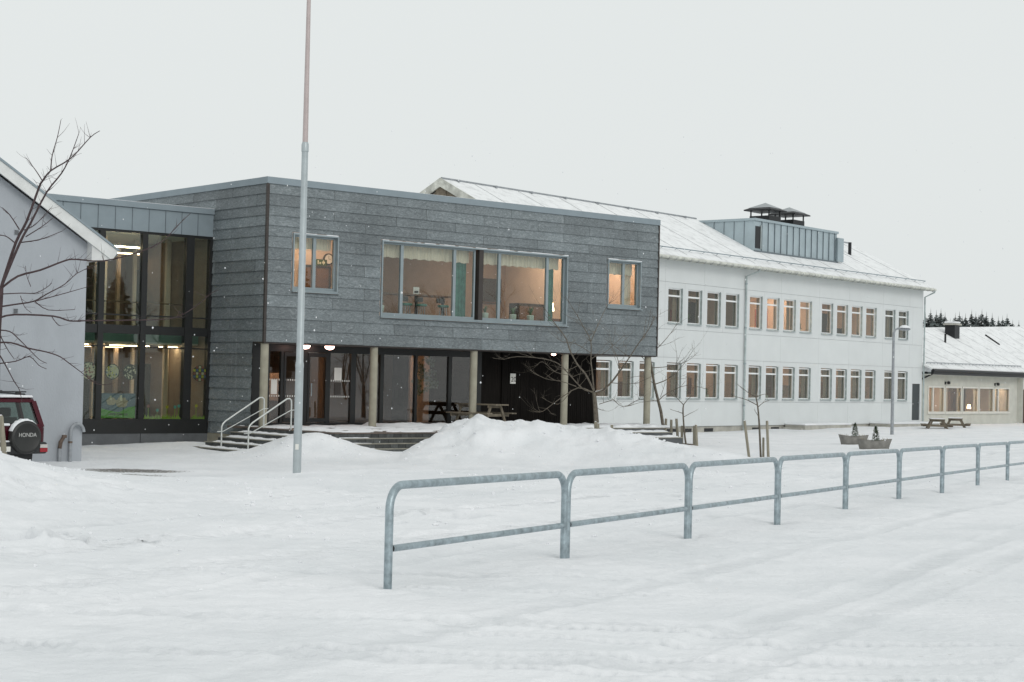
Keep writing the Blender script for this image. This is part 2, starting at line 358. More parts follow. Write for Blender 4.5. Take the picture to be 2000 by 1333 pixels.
def ground(X, Y, packed_shade=False):
    X = np.asarray(X, float); Y = np.asarray(Y, float)
    s = (X - RX) * RC + (Y - RY) * RS; q = -(X - RX) * RS + (Y - RY) * RC
    zr = .777 - .0137 * np.clip(s, -4, 40)
    k = sm((s - 15) / 12)
    q0, w = (9.6 + .55 * np.maximum(-3.7 - X, 0)) * (1 - k) + .6 * k, 4.2 * (1 - k) + 15 * k
    z = zr * (1 - sm((q - q0) / w))
    pk = np.zeros_like(X)  # mask of packed tracks and dents, also carrying their painted relief shade
    z = z - .30 * np.exp(-((X + 6.2) ** 2 / 3.4 + (Y - 29.2) ** 2 / 6))
    z = z + .62 * np.exp(-((X + 8.9) ** 2 / 2.6 + (Y - 24.6) ** 2 / 5.0)) + .05 * np.exp(-((X + 3.6) ** 2 / 3 + (Y - 28.5) ** 2 / 2))
    z = z + .42 * np.exp(-((X + 6.5) ** 2 / 2.4 + (Y - 18.5) ** 2 / 20)) * (1 + .5 * fbm(X, Y, 1.3, 3, 36) + .35 * (.2 - np.abs(perlin(X * 1.8, Y * 1.8, 38))))
    z = z * (1 - sm((np.hypot(X, Y - 50) - 75) / 60)) - .05 * sm((np.hypot(X, Y) - 120) / 100)
    # ploughed bank in front of the terrace
    hc = np.interp(X, BX, BZ); yc = np.interp(X, BX, BY); d = Y - yc
    prof = np.where(d < 0, np.exp(-(np.abs(d) / 2.7) ** 1.7), np.exp(-(np.maximum(d - .3, 0) / 1.9) ** 2))
    lump = 1 + .20 * fbm(X, Y, .8, 3, 31) + .26 * (.16 - np.abs(perlin(X * 1.1 + 5, Y * 1.1, 63))) + .13 * (.18 - np.abs(perlin(X * 2.4, Y * 2.4, 64))) + .05 * perlin(X * 5, Y * 5, 65)
    z = z + hc * prof * lump
    z = z + .64 * np.exp(-((X + 5.35) ** 2 / 2.3 + (Y - 45.7) ** 2 / 2.4)) * (1 + .15 * fbm(X, Y, 1.2, 3, 12))
    z = z + .16 * np.exp(-((X + 9.6) ** 2 / 3. + (Y - 49.6) ** 2 / 2.0))
    z = z + .30 * np.exp(-((X - 3.6) ** 2 / 9 + (Y - 54.2) ** 2 / 7)) - .16 * np.exp(-((X - 9.5 - (Y - 81) * .82) ** 2 / 20)) * np.exp(-((Y - 81) / 6) ** 2)
    z = z + 3.5 * sm((X - 42 - .12 * Y) / 26) * sm((75 - Y) / 20)      # rise across the road, out of the picture
    bankness = np.clip(prof * hc * 1.3, 0, 1)
    z = z + fbm(X, Y, .22, 3, 3) * .05 + fbm(X, Y, 1.5, 4, 9) * (.024 + .05 * bankness)
    near = np.exp(-(np.maximum(q - 8.5, 0) / 2) ** 2) * np.exp(-(np.maximum(-q - 1.0, 0) / 1.2) ** 2)
    # tyre tracks behind the rails and along the road
    wob = .18 * perlin(s * .25, s * 0 + 3.3, 77)
    for qc, wd, dp, kind in ((1.85, .24, .030, 2), (3.55, .18, .04, 2), (5.0, .15, .03, 0), (6.4, .15, .03, 1), (-1.3, .13, .014, 0), (-2.7, .15, .018, 0), (-3.2, .13, .014, 0), (-4.6, .15, .018, 0), (1.0, .12, .02, 0)):
        e = (q + wob * (1 + .3 * qc) + .02 * s * (qc > 0) - qc) / wd; band = np.exp(-e ** 4)
        pk = np.maximum(pk, band * (.42 if kind else .55) * (.55 + 1.1 * perlin(s * .45, q * .7 + qc, 58)))
        z = z - 1.5 * band * dp * (.6 + .8 * perlin(s * .6, q, 5)) + .4 * dp * np.exp(-(np.abs(e) - 1.35) ** 2 * 9)
        if kind == 1: z = z + band * .02 * np.sin(2 * np.pi * (s / .2 + np.abs(e) * .8)) * (.6 + .8 * perlin(s * .35, q * .5, 44)) * sm((30 - s) / 12)
        if kind == 2:      # coarse tractor lugs
            rib = np.clip(np.sin(2 * np.pi * (s / .23 + e * .55 + .25 * perlin(s * .9, q * .9, 41))) * 1.6, -1, 1); z = z + band * .045 * rib * (.75 + .9 * perlin(s * .35, q * .5, 44)) * sm((26 - s) / 12)
    for c0, cv, wd, dp in ((8.7, .030, .13, .016), (10.1, .028, .14, .018), (7.6, -.02, .12, .014), (12.9, .02, .13, .014)):
        e = (Y - c0 - .10 * X - cv * X * X + .1 * perlin(X * .4, X * 0 + c0, 91)) / wd
        fade = sm((4.0 - X) / 4) * sm((X + 9) / 3); band = np.exp(-e ** 4) * fade
        pk = np.maximum(pk, .5 * band * (.6 + 1.2 * perlin(X * .6, Y + c0, 59)))
        z = z - 1.6 * band * dp * (.5 + .9 * perlin(X * .8, Y, 6)) + .5 * dp * np.exp(-(np.abs(e) - 1.4) ** 2 * 9) * fade + band * .007 * np.sin(2 * np.pi * (X / .14 + np.abs(e) * .7))
    for c0, sl_, cv, ph in ((9.55, .02, .016, 1), (9.95, .03, .012, 2), (8.45, -.01, .02, 3), (10.9, .05, .008, 4), (8.9, .06, .014, 5), (11.8, .08, .006, 6)):
        e = (Y - c0 - sl_ * X - cv * X * X + .12 * perlin(X * .35, X * 0 + ph, 93)) / .045
        on = sm((perlin(X * .45, X * 0 + ph * 1.7, 97) + .12) / .2) * sm((5 - X) / 4)
        pk = np.maximum(pk, .9 * on * np.exp(-e ** 2))
        z = z + on * (-.034 * np.exp(-e ** 2) * (1 + .5 * np.sin(2 * np.pi * X / .085)) + .012 * np.exp(-(np.abs(e) - 2.0) ** 2))
    z = z + near * fbm(X, Y, 3.5, 3, 21) * .014
    # churned footprints and chunks in the verge
    cl = np.clip(fbm(X, Y, 2.2, 2, 55) - .28, 0, 1); z = z - near * cl * .13 * sm((q - 4.5) / 2)
    for (hx, hy, hr, hd) in ((-4.25, 14.3, .23, .26), (-4.0, 14.75, .11, .16), (-3.75, 14.35, .14, .22), (-3.2, 15.2, .09, .09), (-3.1, 14.5, .08, .10), (-2.3, 15.5, .09, .09), (-.65, 18.8, .34, .14), (-1.2, 17.6, .12, .07), (1.4, 26.0, .3, .08), (-2.6, 19.5, .12, .09), (-5.3, 18.5, .14, .1), (-4.8, 20.5, .16, .12), (-1.9, 21.5, .14, .09), (.6, 22.5, .15, .08), (-3.4, 23.2, .15, .1), (2.3, 24.2, .16, .08)):
        rr = ((X - hx) ** 2 + ((Y - hy) / 1.3) ** 2) / hr ** 2
        pk = np.maximum(pk, .75 * np.exp(-rr ** 3)); z = z - hd * 1.25 * np.exp(-rr ** 3) * (1 + .7 * fbm(X, Y, 6, 2, 8)) + .25 * hd * np.exp(-(np.sqrt(rr) - 1.35) ** 2 * 8)
    sm_ = np.round(np.clip(s, 0, 27) / 3) * 3; z = z - .035 * np.exp(-(((s - sm_ + .03) / .13) ** 2 + (q / .11) ** 2)) + .02 * np.exp(-(((s - sm_ + .03) / .45) ** 2 + ((q + .15) / .3) ** 2))      # hollows round the rail posts
    return (z, np.clip(pk + near * cl, 0, 1)) if packed_shade else z
def gz(x, y): return float(ground(np.array([x]), np.array([y]))[0])

def build_ground():
    inner = np.linspace(-21, 21, 560); outer = np.concatenate([np.linspace(23, 180, 46), np.linspace(184, 337, 44)])
    ang = np.radians(np.concatenate([inner, outer])); na = len(ang)
    rad = np.concatenate([np.geomspace(.5, 7, 26), 7 * 1.0038 ** np.arange(1, 120), 11.0 * 1.0029 ** np.arange(0, 270), 24.05 * 1.0058 ** np.arange(0, 119), np.geomspace(48, 70, 70), np.geomspace(71, 120, 50), np.geomspace(125, 1800, 26)])
    Rr, A = np.meshgrid(rad, ang, indexing='ij'); X, Y = Rr * np.sin(A), Rr * np.cos(A)
    Z, PK = ground(X.ravel(), Y.ravel(), True); nr = len(rad)
    v = np.column_stack([X.ravel(), Y.ravel(), Z])
    v = np.vstack([v, [[0, 0, gz(0, 0)]]])
    i = np.arange(nr - 1)[:, None] * na; j = np.arange(na)[None, :]; j2 = (j + 1) % na
    F = np.stack([(i + j), (i + na + j), (i + na + j2), (i + j2)], -1).reshape(-1, 4)[:, ::-1]
    faces = [tuple(f) for f in F.tolist()] + [(nr * na, (k + 1) % na, k) for k in range(na)]
    m = bpy.data.meshes.new('snow_ground'); m.from_pydata(v.tolist(), [], faces); m.update()
    # make sure the sheet faces up
    if m.polygons[len(faces) // 2].normal.z < 0: m.flip_normals()
    m.polygons.foreach_set('use_smooth', [True] * len(m.polygons))
    x, y = v[:, 0], v[:, 1]; s = (x - RX) * RC + (y - RY) * RS; q = -(x - RX) * RS + (y - RY) * RC
    a1, a2 = at(205, 924, 35.6), at(255, 917, 37.8)
    bare = np.maximum(np.exp(-(((x - a1.x + .5) / 2.4) ** 2 + ((y - a1.y) / .9) ** 2) ** 2), np.exp(-(((x - a2.x - .1) / 1.6) ** 2 + ((y - a2.y + .3) / 1.0) ** 2) ** 2)) * .72
    bare = np.maximum(bare, .6 * np.exp(-(((x + .57) / .3) ** 2 + ((y - 18.7) / .12) ** 2) ** 2))
    wob = .18 * perlin(s * .25, s * 0 + 3.3, 77)
    dirt = np.zeros_like(x)
    for qc, wd, am in ((-3.2, .45, .45), (-3.9, .3, .43), (-2.1, .25, .38), (-4.8, .4, .44), (2.1, .3, .36), (5.0, .3, .36)):
        dirt = np.maximum(dirt, am * np.exp(-((q + wob - qc) / wd) ** 2) * (.7 + .6 * perlin(s * .5, q * .8, 15)))
    for nm, arr in (('bare', bare), ('dirt', dirt * (y > 0)), ('packed_shade', np.append(PK, 0))):
        a = m.attributes.new(nm, 'FLOAT', 'POINT'); a.data.foreach_set('value', arr.astype(np.float32))
    m.materials.append(M['ground'])
    o = obj('snow_ground', m); tag(o, 'snow-covered ground of road, verge, ploughed bank and school yard', kind='structure')
build_ground()


# ================================================================== slate-clad building (local x along the front, y into the building)
SO, SA = (-7.317, 49.5, 0), R(90 - 49.48)
S = empty('slate_building', SO, SA, 'grey slate-clad upper storey on concrete columns over a glazed entrance', 'building')
W1, WB, W3 = (.90, 2.55, 4.72, 6.45), (4.18, 12.03, 4.08, 6.47), (13.93, 15.57, 4.80, 6.49)
SW = [W1, WB, W3]; SL, STOP, SBOT, SDEP = 16.45, 7.87, 3.18, 11.0
def build_slate():
    # structural core behind the boards
    b = MB()
    for (a, c, d, e) in sub_rects(.02, SL - .02, SBOT + .01, STOP, SW): b.box(a, c, .0, .28, d, e)
    b.box(.005, .26, .28, SDEP, SBOT + .01, STOP); b.box(SL - .26, SL - .02, .28, SDEP, SBOT + .01, STOP); b.box(.26, SL - .26, SDEP - .2, SDEP, SBOT + .01, STOP)
    b.box(.005, .26, .75, 3.4, .35, SBOT + .01)
    b.build('wall', M['in_wall'], S)
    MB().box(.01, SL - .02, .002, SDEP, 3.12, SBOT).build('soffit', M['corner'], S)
    MB().box(.27, SL - .27, .29, SDEP - .2, 7.55, 7.86).build('roof', M['roof'], S)
    c = MB(); c.box(-.055, SL + .03, -.055, .3, STOP - .012, 8.055); c.box(-.055, .3, .302, SDEP, STOP - .012, 8.055); c.box(SL - .3, SL + .03, .302, SDEP, STOP - .012, 8.055)
    c.build('parapet_cap', M['zinc'], S)
    s = MB(); s.box(-.052, SL, -.05, .3, 8.056, 8.062); s.build('snow_dusting', M['snow'], S)
    # boards
    zs = [7.869, 7.583, 7.236, 6.939, 6.632, 6.326, 5.988, 5.63, 5.288, 4.925, 4.584, 4.236, 3.875, 3.528, 3.175]
    holes = [(a - .03, b_ + .03, c_ - .05, d + .03) for (a, b_, c_, d) in SW]
    def board(cells, zb, zt, name, left=False):
        m = MB()
        def d(z): return .014 + .030 * (zt - z) / max(zt - zb, .01)
        for (a, c_, e, f_) in cells:
            y0, y1 = -d(e), -d(f_)
            p = [(a, y0, e), (c_, y0, e), (c_, y0 + .012, e), (a, y0 + .012, e), (a, y1, f_), (c_, y1, f_), (c_, y1 + .012, f_), (a, y1 + .012, f_)]
            if left: p = [(y, -x, z) for (x, y, z) in p]          # left facade: local y runs into the building
            m.hexa(p)
        m.build(name, M['slate'], S)
    for r in range(14):
        zt, zb = zs[r], zs[r + 1] - .012
        off = (2.36 if r % 2 == 0 else 1.18)
        joints = [.035] + [x for x in np.arange(off, SL, 2.365) if x < SL - .3] + [SL - .035]
        for a, c_ in zip(joints[:-1], joints[1:]):
            g = .006; j = random.uniform(-.012, .012)
            cells = sub_rects(a + g, c_ - g, zb + j * .4, zt, holes)
            if cells: board(cells, zb + j * .4, zt, 'board')
    # left side, upper courses then the courses that run down to the base
    low = [SBOT + .0 - .35 * k for k in range(0, 9)]
    lz = zs[:14] + low
    for r in range(len(lz) - 1):
        zt, zb = lz[r], lz[r + 1] - .012
        v0 = .035 if zt > 3.2 else .62
        v1 = SDEP if zt > 6.9 else 3.06
        js = [v0] + [x for x in np.arange((.55 if r % 2 else 1.95), v1, 2.365) if v0 + .1 < x < v1 - .1] + [v1]
        for a, c_ in zip(js[:-1], js[1:]):
            board([(-c_ + .009, -a - .009, zb, zt)], zb, zt, 'board', left=True)
    t = MB(); t.box(-.055, -.02, -.055, -.02, SBOT - .02, STOP); t.box(-.05, .03, -.05, .03, SBOT - .02, STOP - .02); t.build('corner_trim', M['corner'], S)
    t = MB(); t.box(SL - .035, SL + .02, -.05, .05, SBOT - .04, STOP - .02); t.build('corner_trim', M['corner'], S)
    MB().box(-.03, .25, .62, 3.08, -.4, .36).build('base', M['concrete'], S)
    # columns
    for u in (.13, 4.12, 8.14, 12.18, 16.2):
        c = MB().lathe([(.122, .5), (.122, 3.13)], (u, .17, 0), 28); c.build('column', M['concrete'], S, True)
    # window units
    def unit(rect, muls, gap=None, vg=.10):
        a, b_, c_, d = rect
        w = MB(); f = .045
        w.box(a - .0, b_ + .0, -.065, .24, d - f, d); w.box(a, b_, -.065, .24, c_, c_ + f)
        w.box(a, a + f, -.063, .24, c_ + f, d - f); w.box(b_ - f, b_, -.063, .24, c_ + f, d - f)
        fr = w.build('window', M['wframe'], S)
        spans = [(a + f, b_ - f)] if not gap else [(a + f, gap[0]), (gap[1], b_ - f)]
        if gap:
            MB().box(gap[0] + .08, gap[1] - .02, -.03, .2, c_ + f, d - f).build('slate_strip', M['corner'], fr)
        for (p, q) in spans:
            ms = [x for x in muls if p < x < q]; edges = [p] + ms + [q]
            s = MB()
            s.box(p, q, vg - .03, vg + .05, c_ + f, c_ + f + .09); s.box(p, q, vg - .03, vg + .05, d - f - .06, d - f)
            s.box(p, p + .05, vg - .03, vg + .05, c_ + f + .09, d - f - .06); s.box(q - .06, q, vg - .03, vg + .05, c_ + f + .09, d - f - .06)
            for x in ms: s.box(x - .055, x + .055, vg - .032, vg + .05, c_ + f + .09, d - f - .06)
            s.build('sash', M['wframe'], fr)
            for e0, e1 in zip(edges[:-1], edges[1:]):
                MB().box(e0 + .052, e1 - .052, vg, vg + .012, c_ + f + .085, d - f - .055).build('pane', M['glass'], fr)
        MB().hexa([(a - .03, -.13, c_ - .035), (b_ + .03, -.13, c_ - .035), (b_ + .03, -.0, c_ - .035), (a - .03, -.0, c_ - .035), (a - .03, -.13, c_ - .015), (b_ + .03, -.13, c_ - .015), (b_ + .03, 0, c_ + .012), (a - .03, 0, c_ + .012)]).build('sill', M['wframe'], fr)
        n = MB(); k = 0; x = a
        while x < b_ - .05:
            l_ = random.uniform(.1, .5); h_ = random.uniform(.008, .028); n.box(x, min(b_, x + l_), -.063, -.01, d + .0005, d + h_); x += l_ + (random.random() < .2) * .15
        n.build('snow_strip', M['snow'], fr)
    unit(W1, [1.745]); unit(WB, [5.05, 7.175, 9.075, 11.2], (8.04, 8.32)); unit(W3, [14.80])
    # rooms behind the windows
    r = MB(); r.box(.27, SL - .27, .29, 8.2, 3.19, 3.45); r.build('inside_floor', M['in_floor'], S)
    r = MB(); r.box(.27, SL - .27, .29, 8.2, 6.95, 7.0); r.build('inside_ceiling', M['in_ceil'], S)
    r = MB(); r.box(.3, 4.1, 2.2, 2.3, 3.45, 6.95); r.box(4.02, 4.1, .3, 2.2, 3.45, 6.95); r.build('inside_wall', M['in_wall'], S)
    r = MB(); r.box(4.11, 13.1, 4.5, 4.6, 3.45, 6.95); r.box(4.11, 4.14, .3, 4.5, 3.45, 6.95); r.build('inside_wall', M['in_wall_brown'], S)
    r = MB(); r.box(13.1, 13.25, .3, 4.6, 3.45, 6.95); r.build('inside_wall', M['in_wall'], S)
    r = MB(); r.box(13.25, 16.15, 2.6, 2.7, 3.45, 6.95); r.box(16.1, 16.17, .3, 2.6, 3.45, 6.95); r.build('inside_wall', M['in_wall'], S)
    MB().box(.9, 3.4, .9, 1.3, 6.90, 6.945).build('ceiling_lamp', M['panel_hot'], S)
    MB().box(10.2, 12.6, 1.6, 2.3, 6.90, 6.945).build('ceiling_lamp', M['panel_hot'], S)
    MB().box(5.0, 8.4, 1.0, 1.2, 6.90, 6.945).build('ceiling_lamp', M['tube_dim'], S)
    MB().box(13.8, 15.7, 1.2, 1.9, 6.90, 6.945).build('ceiling_lamp', M['panel_hot'], S)
    # ---- ground floor: entrance glazing, dark timber wall
    V = 1.6
    MB().box(-.012, .36, .60, .74, .5, 3.12).box(.262, .36, .741, V + .1, .5, 3.12).build('entrance_pier', M['dframe'], S)
    g = MB(); ms = [1.15, 1.655, 2.50, 3.38, 4.33, 5.46, 6.85, 8.27]
    g.box(.36, 9.62, V - .05, V + .07, .62, .72); g.box(.36, 9.62, V - .05, V + .07, 2.92, 3.12)
    for x, w in zip(ms, (.05, .05, .09, .06, .10, .07, .05, .07)): g.box(x - w, x + w, V - .052, V + .07, .72, 2.92)
    g.box(9.42, 9.62, V - .052, V + .07, .72, 2.92)
    gf = g.build('entrance_glazing', M['dframe'], S)
    edges = [.36] + ms + [9.42]
    for e0, e1 in zip(edges[:-1], edges[1:]): MB().box(e0, e1, V, V + .012, .70, 2.94).build('pane', M['glass_dark'], gf)
    for (a, b_) in ((1.71, 2.41), (2.59, 3.32)):
        d = MB(); d.box(a, b_, V - .075, V - .055, .74, .86); d.box(a, b_, V - .075, V - .055, 2.78, 2.90); d.box(a, a + .07, V - .075, V - .055, .86, 2.78); d.box(b_ - .07, b_, V - .075, V - .055, .86, 2.78)
        dd = d.build('door', M['dframe'], S)
        h = MB().tube([(b_ - .1 if a < 2 else a + .1, V - .13, 1.55), (b_ - .1 if a < 2 else a + .1, V - .13, 1.95)], .014, 8); h.build('handle', M['galv'], dd)
    dots = MB()
    for z in (2.02, 1.52):
        for (a, b_) in ((1.22, 1.58), (1.80, 2.35), (3.50, 4.2)):
            for x in np.arange(a, b_, .085): dots.box(x, x + .035, V - .004, V - .002, z, z + .05)
    tag(dots.build('glass_marker', M['paper'], gf), kind='stuff')
    MB().box(1.28, 1.50, V - .012, V - .006, 1.60, 2.05).build('notice', M['paper'], gf)
    MB().box(3.62, 3.90, V - .012, V - .006, 2.06, 2.46).build('notice', M['paper'], gf)
    MB().box(3.64, 3.88, V - .012, V - .006, 1.60, 1.98).build('notice', M['in_dark'], gf)
    # room behind the entrance
    MB().box(.4, 9.6, V + .08, 7.5, .60, .64).build('inside_floor', M['in_floor'], S)
    MB().box(.4, 9.6, V + .08, 7.5, 3.07, 3.115).build('inside_ceiling', M['in_ceil'], S)
    MB().box(.4, 9.6, 6.6, 6.7, .64, 3.07).box(4.55, 4.65, 3.6, 6.6, .64, 3.07).build('inside_wall', M['in_wall_brown'], S)
    MB().box(1.6, 3.2, V + 2.5, V + 2.56, 1.35, 2.25).build('notice_board', M['in_wall'], S)
    MB().box(1.2, 3.8, 3.2, 3.4, 3.03, 3.068).build('ceiling_lamp', M['tube_mid'], S)
    MB().box(8.0, 9.2, 3.2, 3.5, 3.03, 3.068).build('ceiling_lamp', M['tube_mid'], S)
    MB().box(8.75, 9.6, 4.4, 4.5, .64, 3.07).build('inside_wall', M['in_wall'], S)
    # timber wall of upright boards
    MB().box(9.62, 15.0, V + .06, 8.8, .4, 3.12).build('timber_wall_core', M['darkwood'], S)
    t = MB(); x = 9.63
    while x < 14.99:
        w = .095; y = V - .005 + random.uniform(-.006, .006) + (.08 if x < 10.5 else 0)
        t.box(x, min(x + w - .012, 15.0), y, V + .1, .55, 3.12); x += w
    y = V
    while y < 8.6:
        t.box(15.0, 15.02 + random.uniform(0, .008), y, y + .083, .4, 3.12); y += .095
    tag(t.build('timber_boarding', M['darkwood'], S), kind='stuff')
    sg = MB().box(10.93, 11.17, V - .035, V - .012, 2.06, 2.41).build('number_plate', M['paper'], S)
    text('20', sg, (10.955, V - .037, 2.13), .24, M['in_dark'], 'plate_number')
    for (u, v, k) in ((2.08, .95, 1), (2.98, .95, 1), (11.95, .5, .55)):
        l_ = MB().lathe([(.15 * k, 3.118), (.15 * k, 3.09), (.125 * k, 3.118 - .073 * k), (.07 * k, 3.118 - .103 * k), (.01, 3.118 - .113 * k)], (u, v, 0), 20).build('soffit_lamp', M['dome'], S, True)

def text(body, parent, loc, size, mat, name, rot=(math.pi / 2, 0, 0), ext=.004, sx=1.0):
    cu = bpy.data.curves.new(name, 'FONT'); cu.body = body; cu.size = size; cu.extrude = ext
    t = bpy.data.objects.new(name, cu); col.objects.link(t)
    bpy.context.view_layer.update()
    me = bpy.data.meshes.new_from_object(t.evaluated_get(bpy.context.evaluated_depsgraph_get()))
    bpy.data.objects.remove(t); me.materials.clear(); me.materials.append(mat)
    o = bpy.data.objects.new(name, me); col.objects.link(o); o.parent = parent; o.location = loc; o.rotation_euler = rot; o.scale = (sx, 1, 1)
    return o
build_slate()

# ---- furnishings seen through the slate building's windows
def place(name, u, v, z, label, cat, group=None, frame=(SO, SA)):
    (ox, oy, _), a = frame
    return empty(name, (ox + u * math.cos(a) - v * math.sin(a), oy + u * math.sin(a) + v * math.cos(a), z), a, label, cat, group)
def wavy(u0, u1, v, z0, z1, amp, period, name, mat, parent=None, scallop=0):
    n = max(12, int((u1 - u0) / period * 8)); m = MB()
    P = [(u0 + (u1 - u0) * k / n, amp * math.sin(2 * math.pi * k / 8 + .6 * math.sin(k)), k) for k in range(n + 1)]
    for (a, b_) in zip(P[:-1], P[1:]):
        s0 = scallop * math.sin(a[2] * .35); s1 = scallop * math.sin(b_[2] * .35)
        m.quad((a[0], v + a[1], z0 + s0), (b_[0], v + b_[1], z0 + s1), (b_[0], v + b_[1], z1), (a[0], v + a[1], z1))
        m.quad((a[0], v + a[1] + .006, z1), (b_[0], v + b_[1] + .006, z1), (b_[0], v + b_[1] + .006, z0 + s1), (a[0], v + a[1] + .006, z0 + s0))
    return m
def curtain(u0, u1, z0, z1, mat, label, v=.34, amp=.02, period=.16, sc_=0):
    c = place('curtain', 0, 0, 0, label, 'curtain')
    wavy(u0, u1, v, z0, z1, amp, period, 'curtain', mat, scallop=sc_).build('fabric', M[mat], c, True)
    MB().tube([(u0 - .03, v, z1 + .015), (u1 + .03, v, z1 + .015)], .012, 6).build('curtain_rail', M['white_frame'], c)
curtain(.95, 2.5, 6.02, 6.41, 'cream', 'cream gathered valance across the square window nearest the slate corner', sc_=.01)
curtain(4.25, 8.0, 5.98, 6.43, 'cream', 'cream gathered valance across the wide window with bar stools', sc_=.015)
curtain(8.35, 11.95, 6.0, 6.43, 'cream', 'cream gathered valance above the potted plants', sc_=.015)
curtain(13.98, 15.5, 6.0, 6.46, 'cream', 'cream valance in the small square window beside the white wing', sc_=.012)
curtain(7.52, 7.92, 4.2, 6.42, 'teal', 'patterned green curtain drawn aside next to the bar stools', v=.42, amp=.035)
curtain(11.45, 11.78, 4.2, 6.42, 'teal', 'patterned green curtain drawn aside next to the lit table lamp', v=.42, amp=.035)
curtain(8.32, 8.45, 4.2, 6.42, 'teal', 'narrow edge of green curtain beside the first potted plant', v=.42, amp=.03)
curtain(15.1, 15.5, 4.88, 6.44, 'cream', 'cream side curtain at the edge of the small square window', v=.44, amp=.03)
def potted(u, v, z, h, lab, group, spiky=True):
    p = place('potted_plant', u, v, z, lab, 'plant', group)
    MB().lathe([(.075, 0), (.11, .06), (.12, .2), (.105, .22), (.09, .2)], (0, 0, 0), 16).build('pot', M['pot'], p, True)
    m = MB()
    for k in range(16):
        a = random.uniform(0, 6.28); l_ = h * random.uniform(.6, 1); sp = random.uniform(.25, .8) * h
        p0 = Vector((0, 0, .18)); p1 = p0 + Vector((math.cos(a) * sp * .45, math.sin(a) * sp * .45, l_ * .75)); p2 = p0 + Vector((math.cos(a) * sp, math.sin(a) * sp, l_ * random.uniform(.75, 1.05)))
        wv = Vector((-math.sin(a), math.cos(a), 0)) * .022
        m.quad(p0 - wv * .4, p0 + wv * .4, p1 + wv, p1 - wv); m.quad(p1 - wv, p1 + wv, p2 + wv * .1, p2 - wv * .1)
    m.build('foliage', M['leaf'], p)
WS = 4.18
potted(8.78, .42, WS, .30, 'potted plant with a few stems on the sill nearest the green curtain edge', 'plants on the sill')
potted(10.0, .42, WS, .34, 'spiky potted plant in the middle of the wide window', 'plants on the sill')
potted(10.78, .42, WS, .38, 'leafy potted plant on the sill in front of the dark cabinet', 'plants on the sill')
potted(4.52, .44, 4.24, .28, 'bright green potted plant in the corner of the bar stool window', 'plants on the sill')
tb = place('bar_table', 0, 0, 0, 'long high table behind the wide window with stools', 'table')
MB().box(4.6, 7.8, 1.0, 1.5, 4.86, 4.91).build('table_top', M['in_wood'], tb)
for x in (5.0, 6.5, 7.6): MB().box(x, x + .06, 1.2, 1.28, 3.45, 4.86).build('leg', M['in_dark'], tb)
for k, (x, lab) in enumerate(((5.75, 'bar stool nearest the window post, by the long high table'), (6.35, 'middle bar stool of the three at the long high table'), (7.25, 'bar stool with wide seat closest to the green curtain'))):
    st = place('bar_stool', x, .72, 3.45, lab, 'stool', 'bar stools at the window')
    MB().lathe([(.17, 1.06), (.19, 1.08), (.19, 1.12), (.16, 1.135)], (0, 0, 0), 18).build('seat', M['teal'], st, True)
    for a in range(4):
        w = a * math.pi / 2 + .6; MB().tube([(.1 * math.cos(w), .1 * math.sin(w), 1.06), (.2 * math.cos(w), .2 * math.sin(w), 0)], .014, 6).build('leg', M['galv'], st)
    MB().box(-.17, .17, .14, .16, 1.2, 1.36).build('backrest', M['in_dark'], st)
ph = place('framed_notice', 6.5, 1.2, 4.91, 'small white card standing on the high table', 'card'); MB().box(-.12, .12, 0, .02, 0, .24).build('card', M['paper'], ph); MB().box(-.08, .08, -.004, -.001, .05, .12).build('print', M['in_dark'], ph)
pc = place('wall_picture', 14.75, 4.44, 5.3, 'dark picture on the inside wall behind the first potted plant', 'picture')
MB().box(-2.9, -1.9, 0, .04, -.3, .55).build('canvas', M['in_dark'], pc); MB().box(-2.93, -1.87, -.01, .0, -.33, -.3).build('frame', M['in_wood'], pc)
cb = place('cabinet', 12.45, 2.3, 3.45, 'dark cabinet against the lit inside wall behind the leafy plant', 'cabinet')
MB().box(-.6, .6, 0, .5, 0, 1.45).build('body', M['in_dark'], cb); MB().box(-.55, .55, -.02, -.001, .1, 1.35).build('door', M['in_wood'], cb)
tl = place('table_lamp', 12.25, 1.05, 4.35, 'lit table lamp behind the green curtain', 'lamp')
MB().lathe([(.06, 0), (.02, .05), (.02, .28)], (0, 0, 0), 12).build('base', M['in_dark'], tl, True); MB().lathe([(.09, .26), (.13, .27), (.09, .55), (.07, .56)], (0, 0, 0), 16).build('lamp_shade', M['glow'], tl, True)
sb = place('sideboard', 12.4, .85, 3.45, 'low dark sideboard carrying the lit table lamp', 'sideboard'); MB().box(-.5, .6, 0, .45, .08, .9).build('body', M['in_wood'], sb); MB().box(-.45, .55, .04, .41, 0, .08).build('base', M['in_dark'], sb)
def disc(r0, r1, y0, y1, n=28):
    m = MB()
    for k in range(n):
        a, b_ = 2 * math.pi * k / n, 2 * math.pi * (k + 1) / n
        c0, s0, c1, s1 = math.cos(a), math.sin(a), math.cos(b_), math.sin(b_)
        if r0 <= 0: m.quad((0, y0, 0), (r1 * c0, y0, r1 * s0), (r1 * c1, y0, r1 * s1))
        else: m.quad((r0 * c0, y0, r0 * s0), (r1 * c0, y0, r1 * s0), (r1 * c1, y0, r1 * s1), (r0 * c1, y0, r0 * s1))
        m.quad((r1 * c0, y0, r1 * s0), (r1 * c0, y1, r1 * s0), (r1 * c1, y1, r1 * s1), (r1 * c1, y0, r1 * s1))
    return m

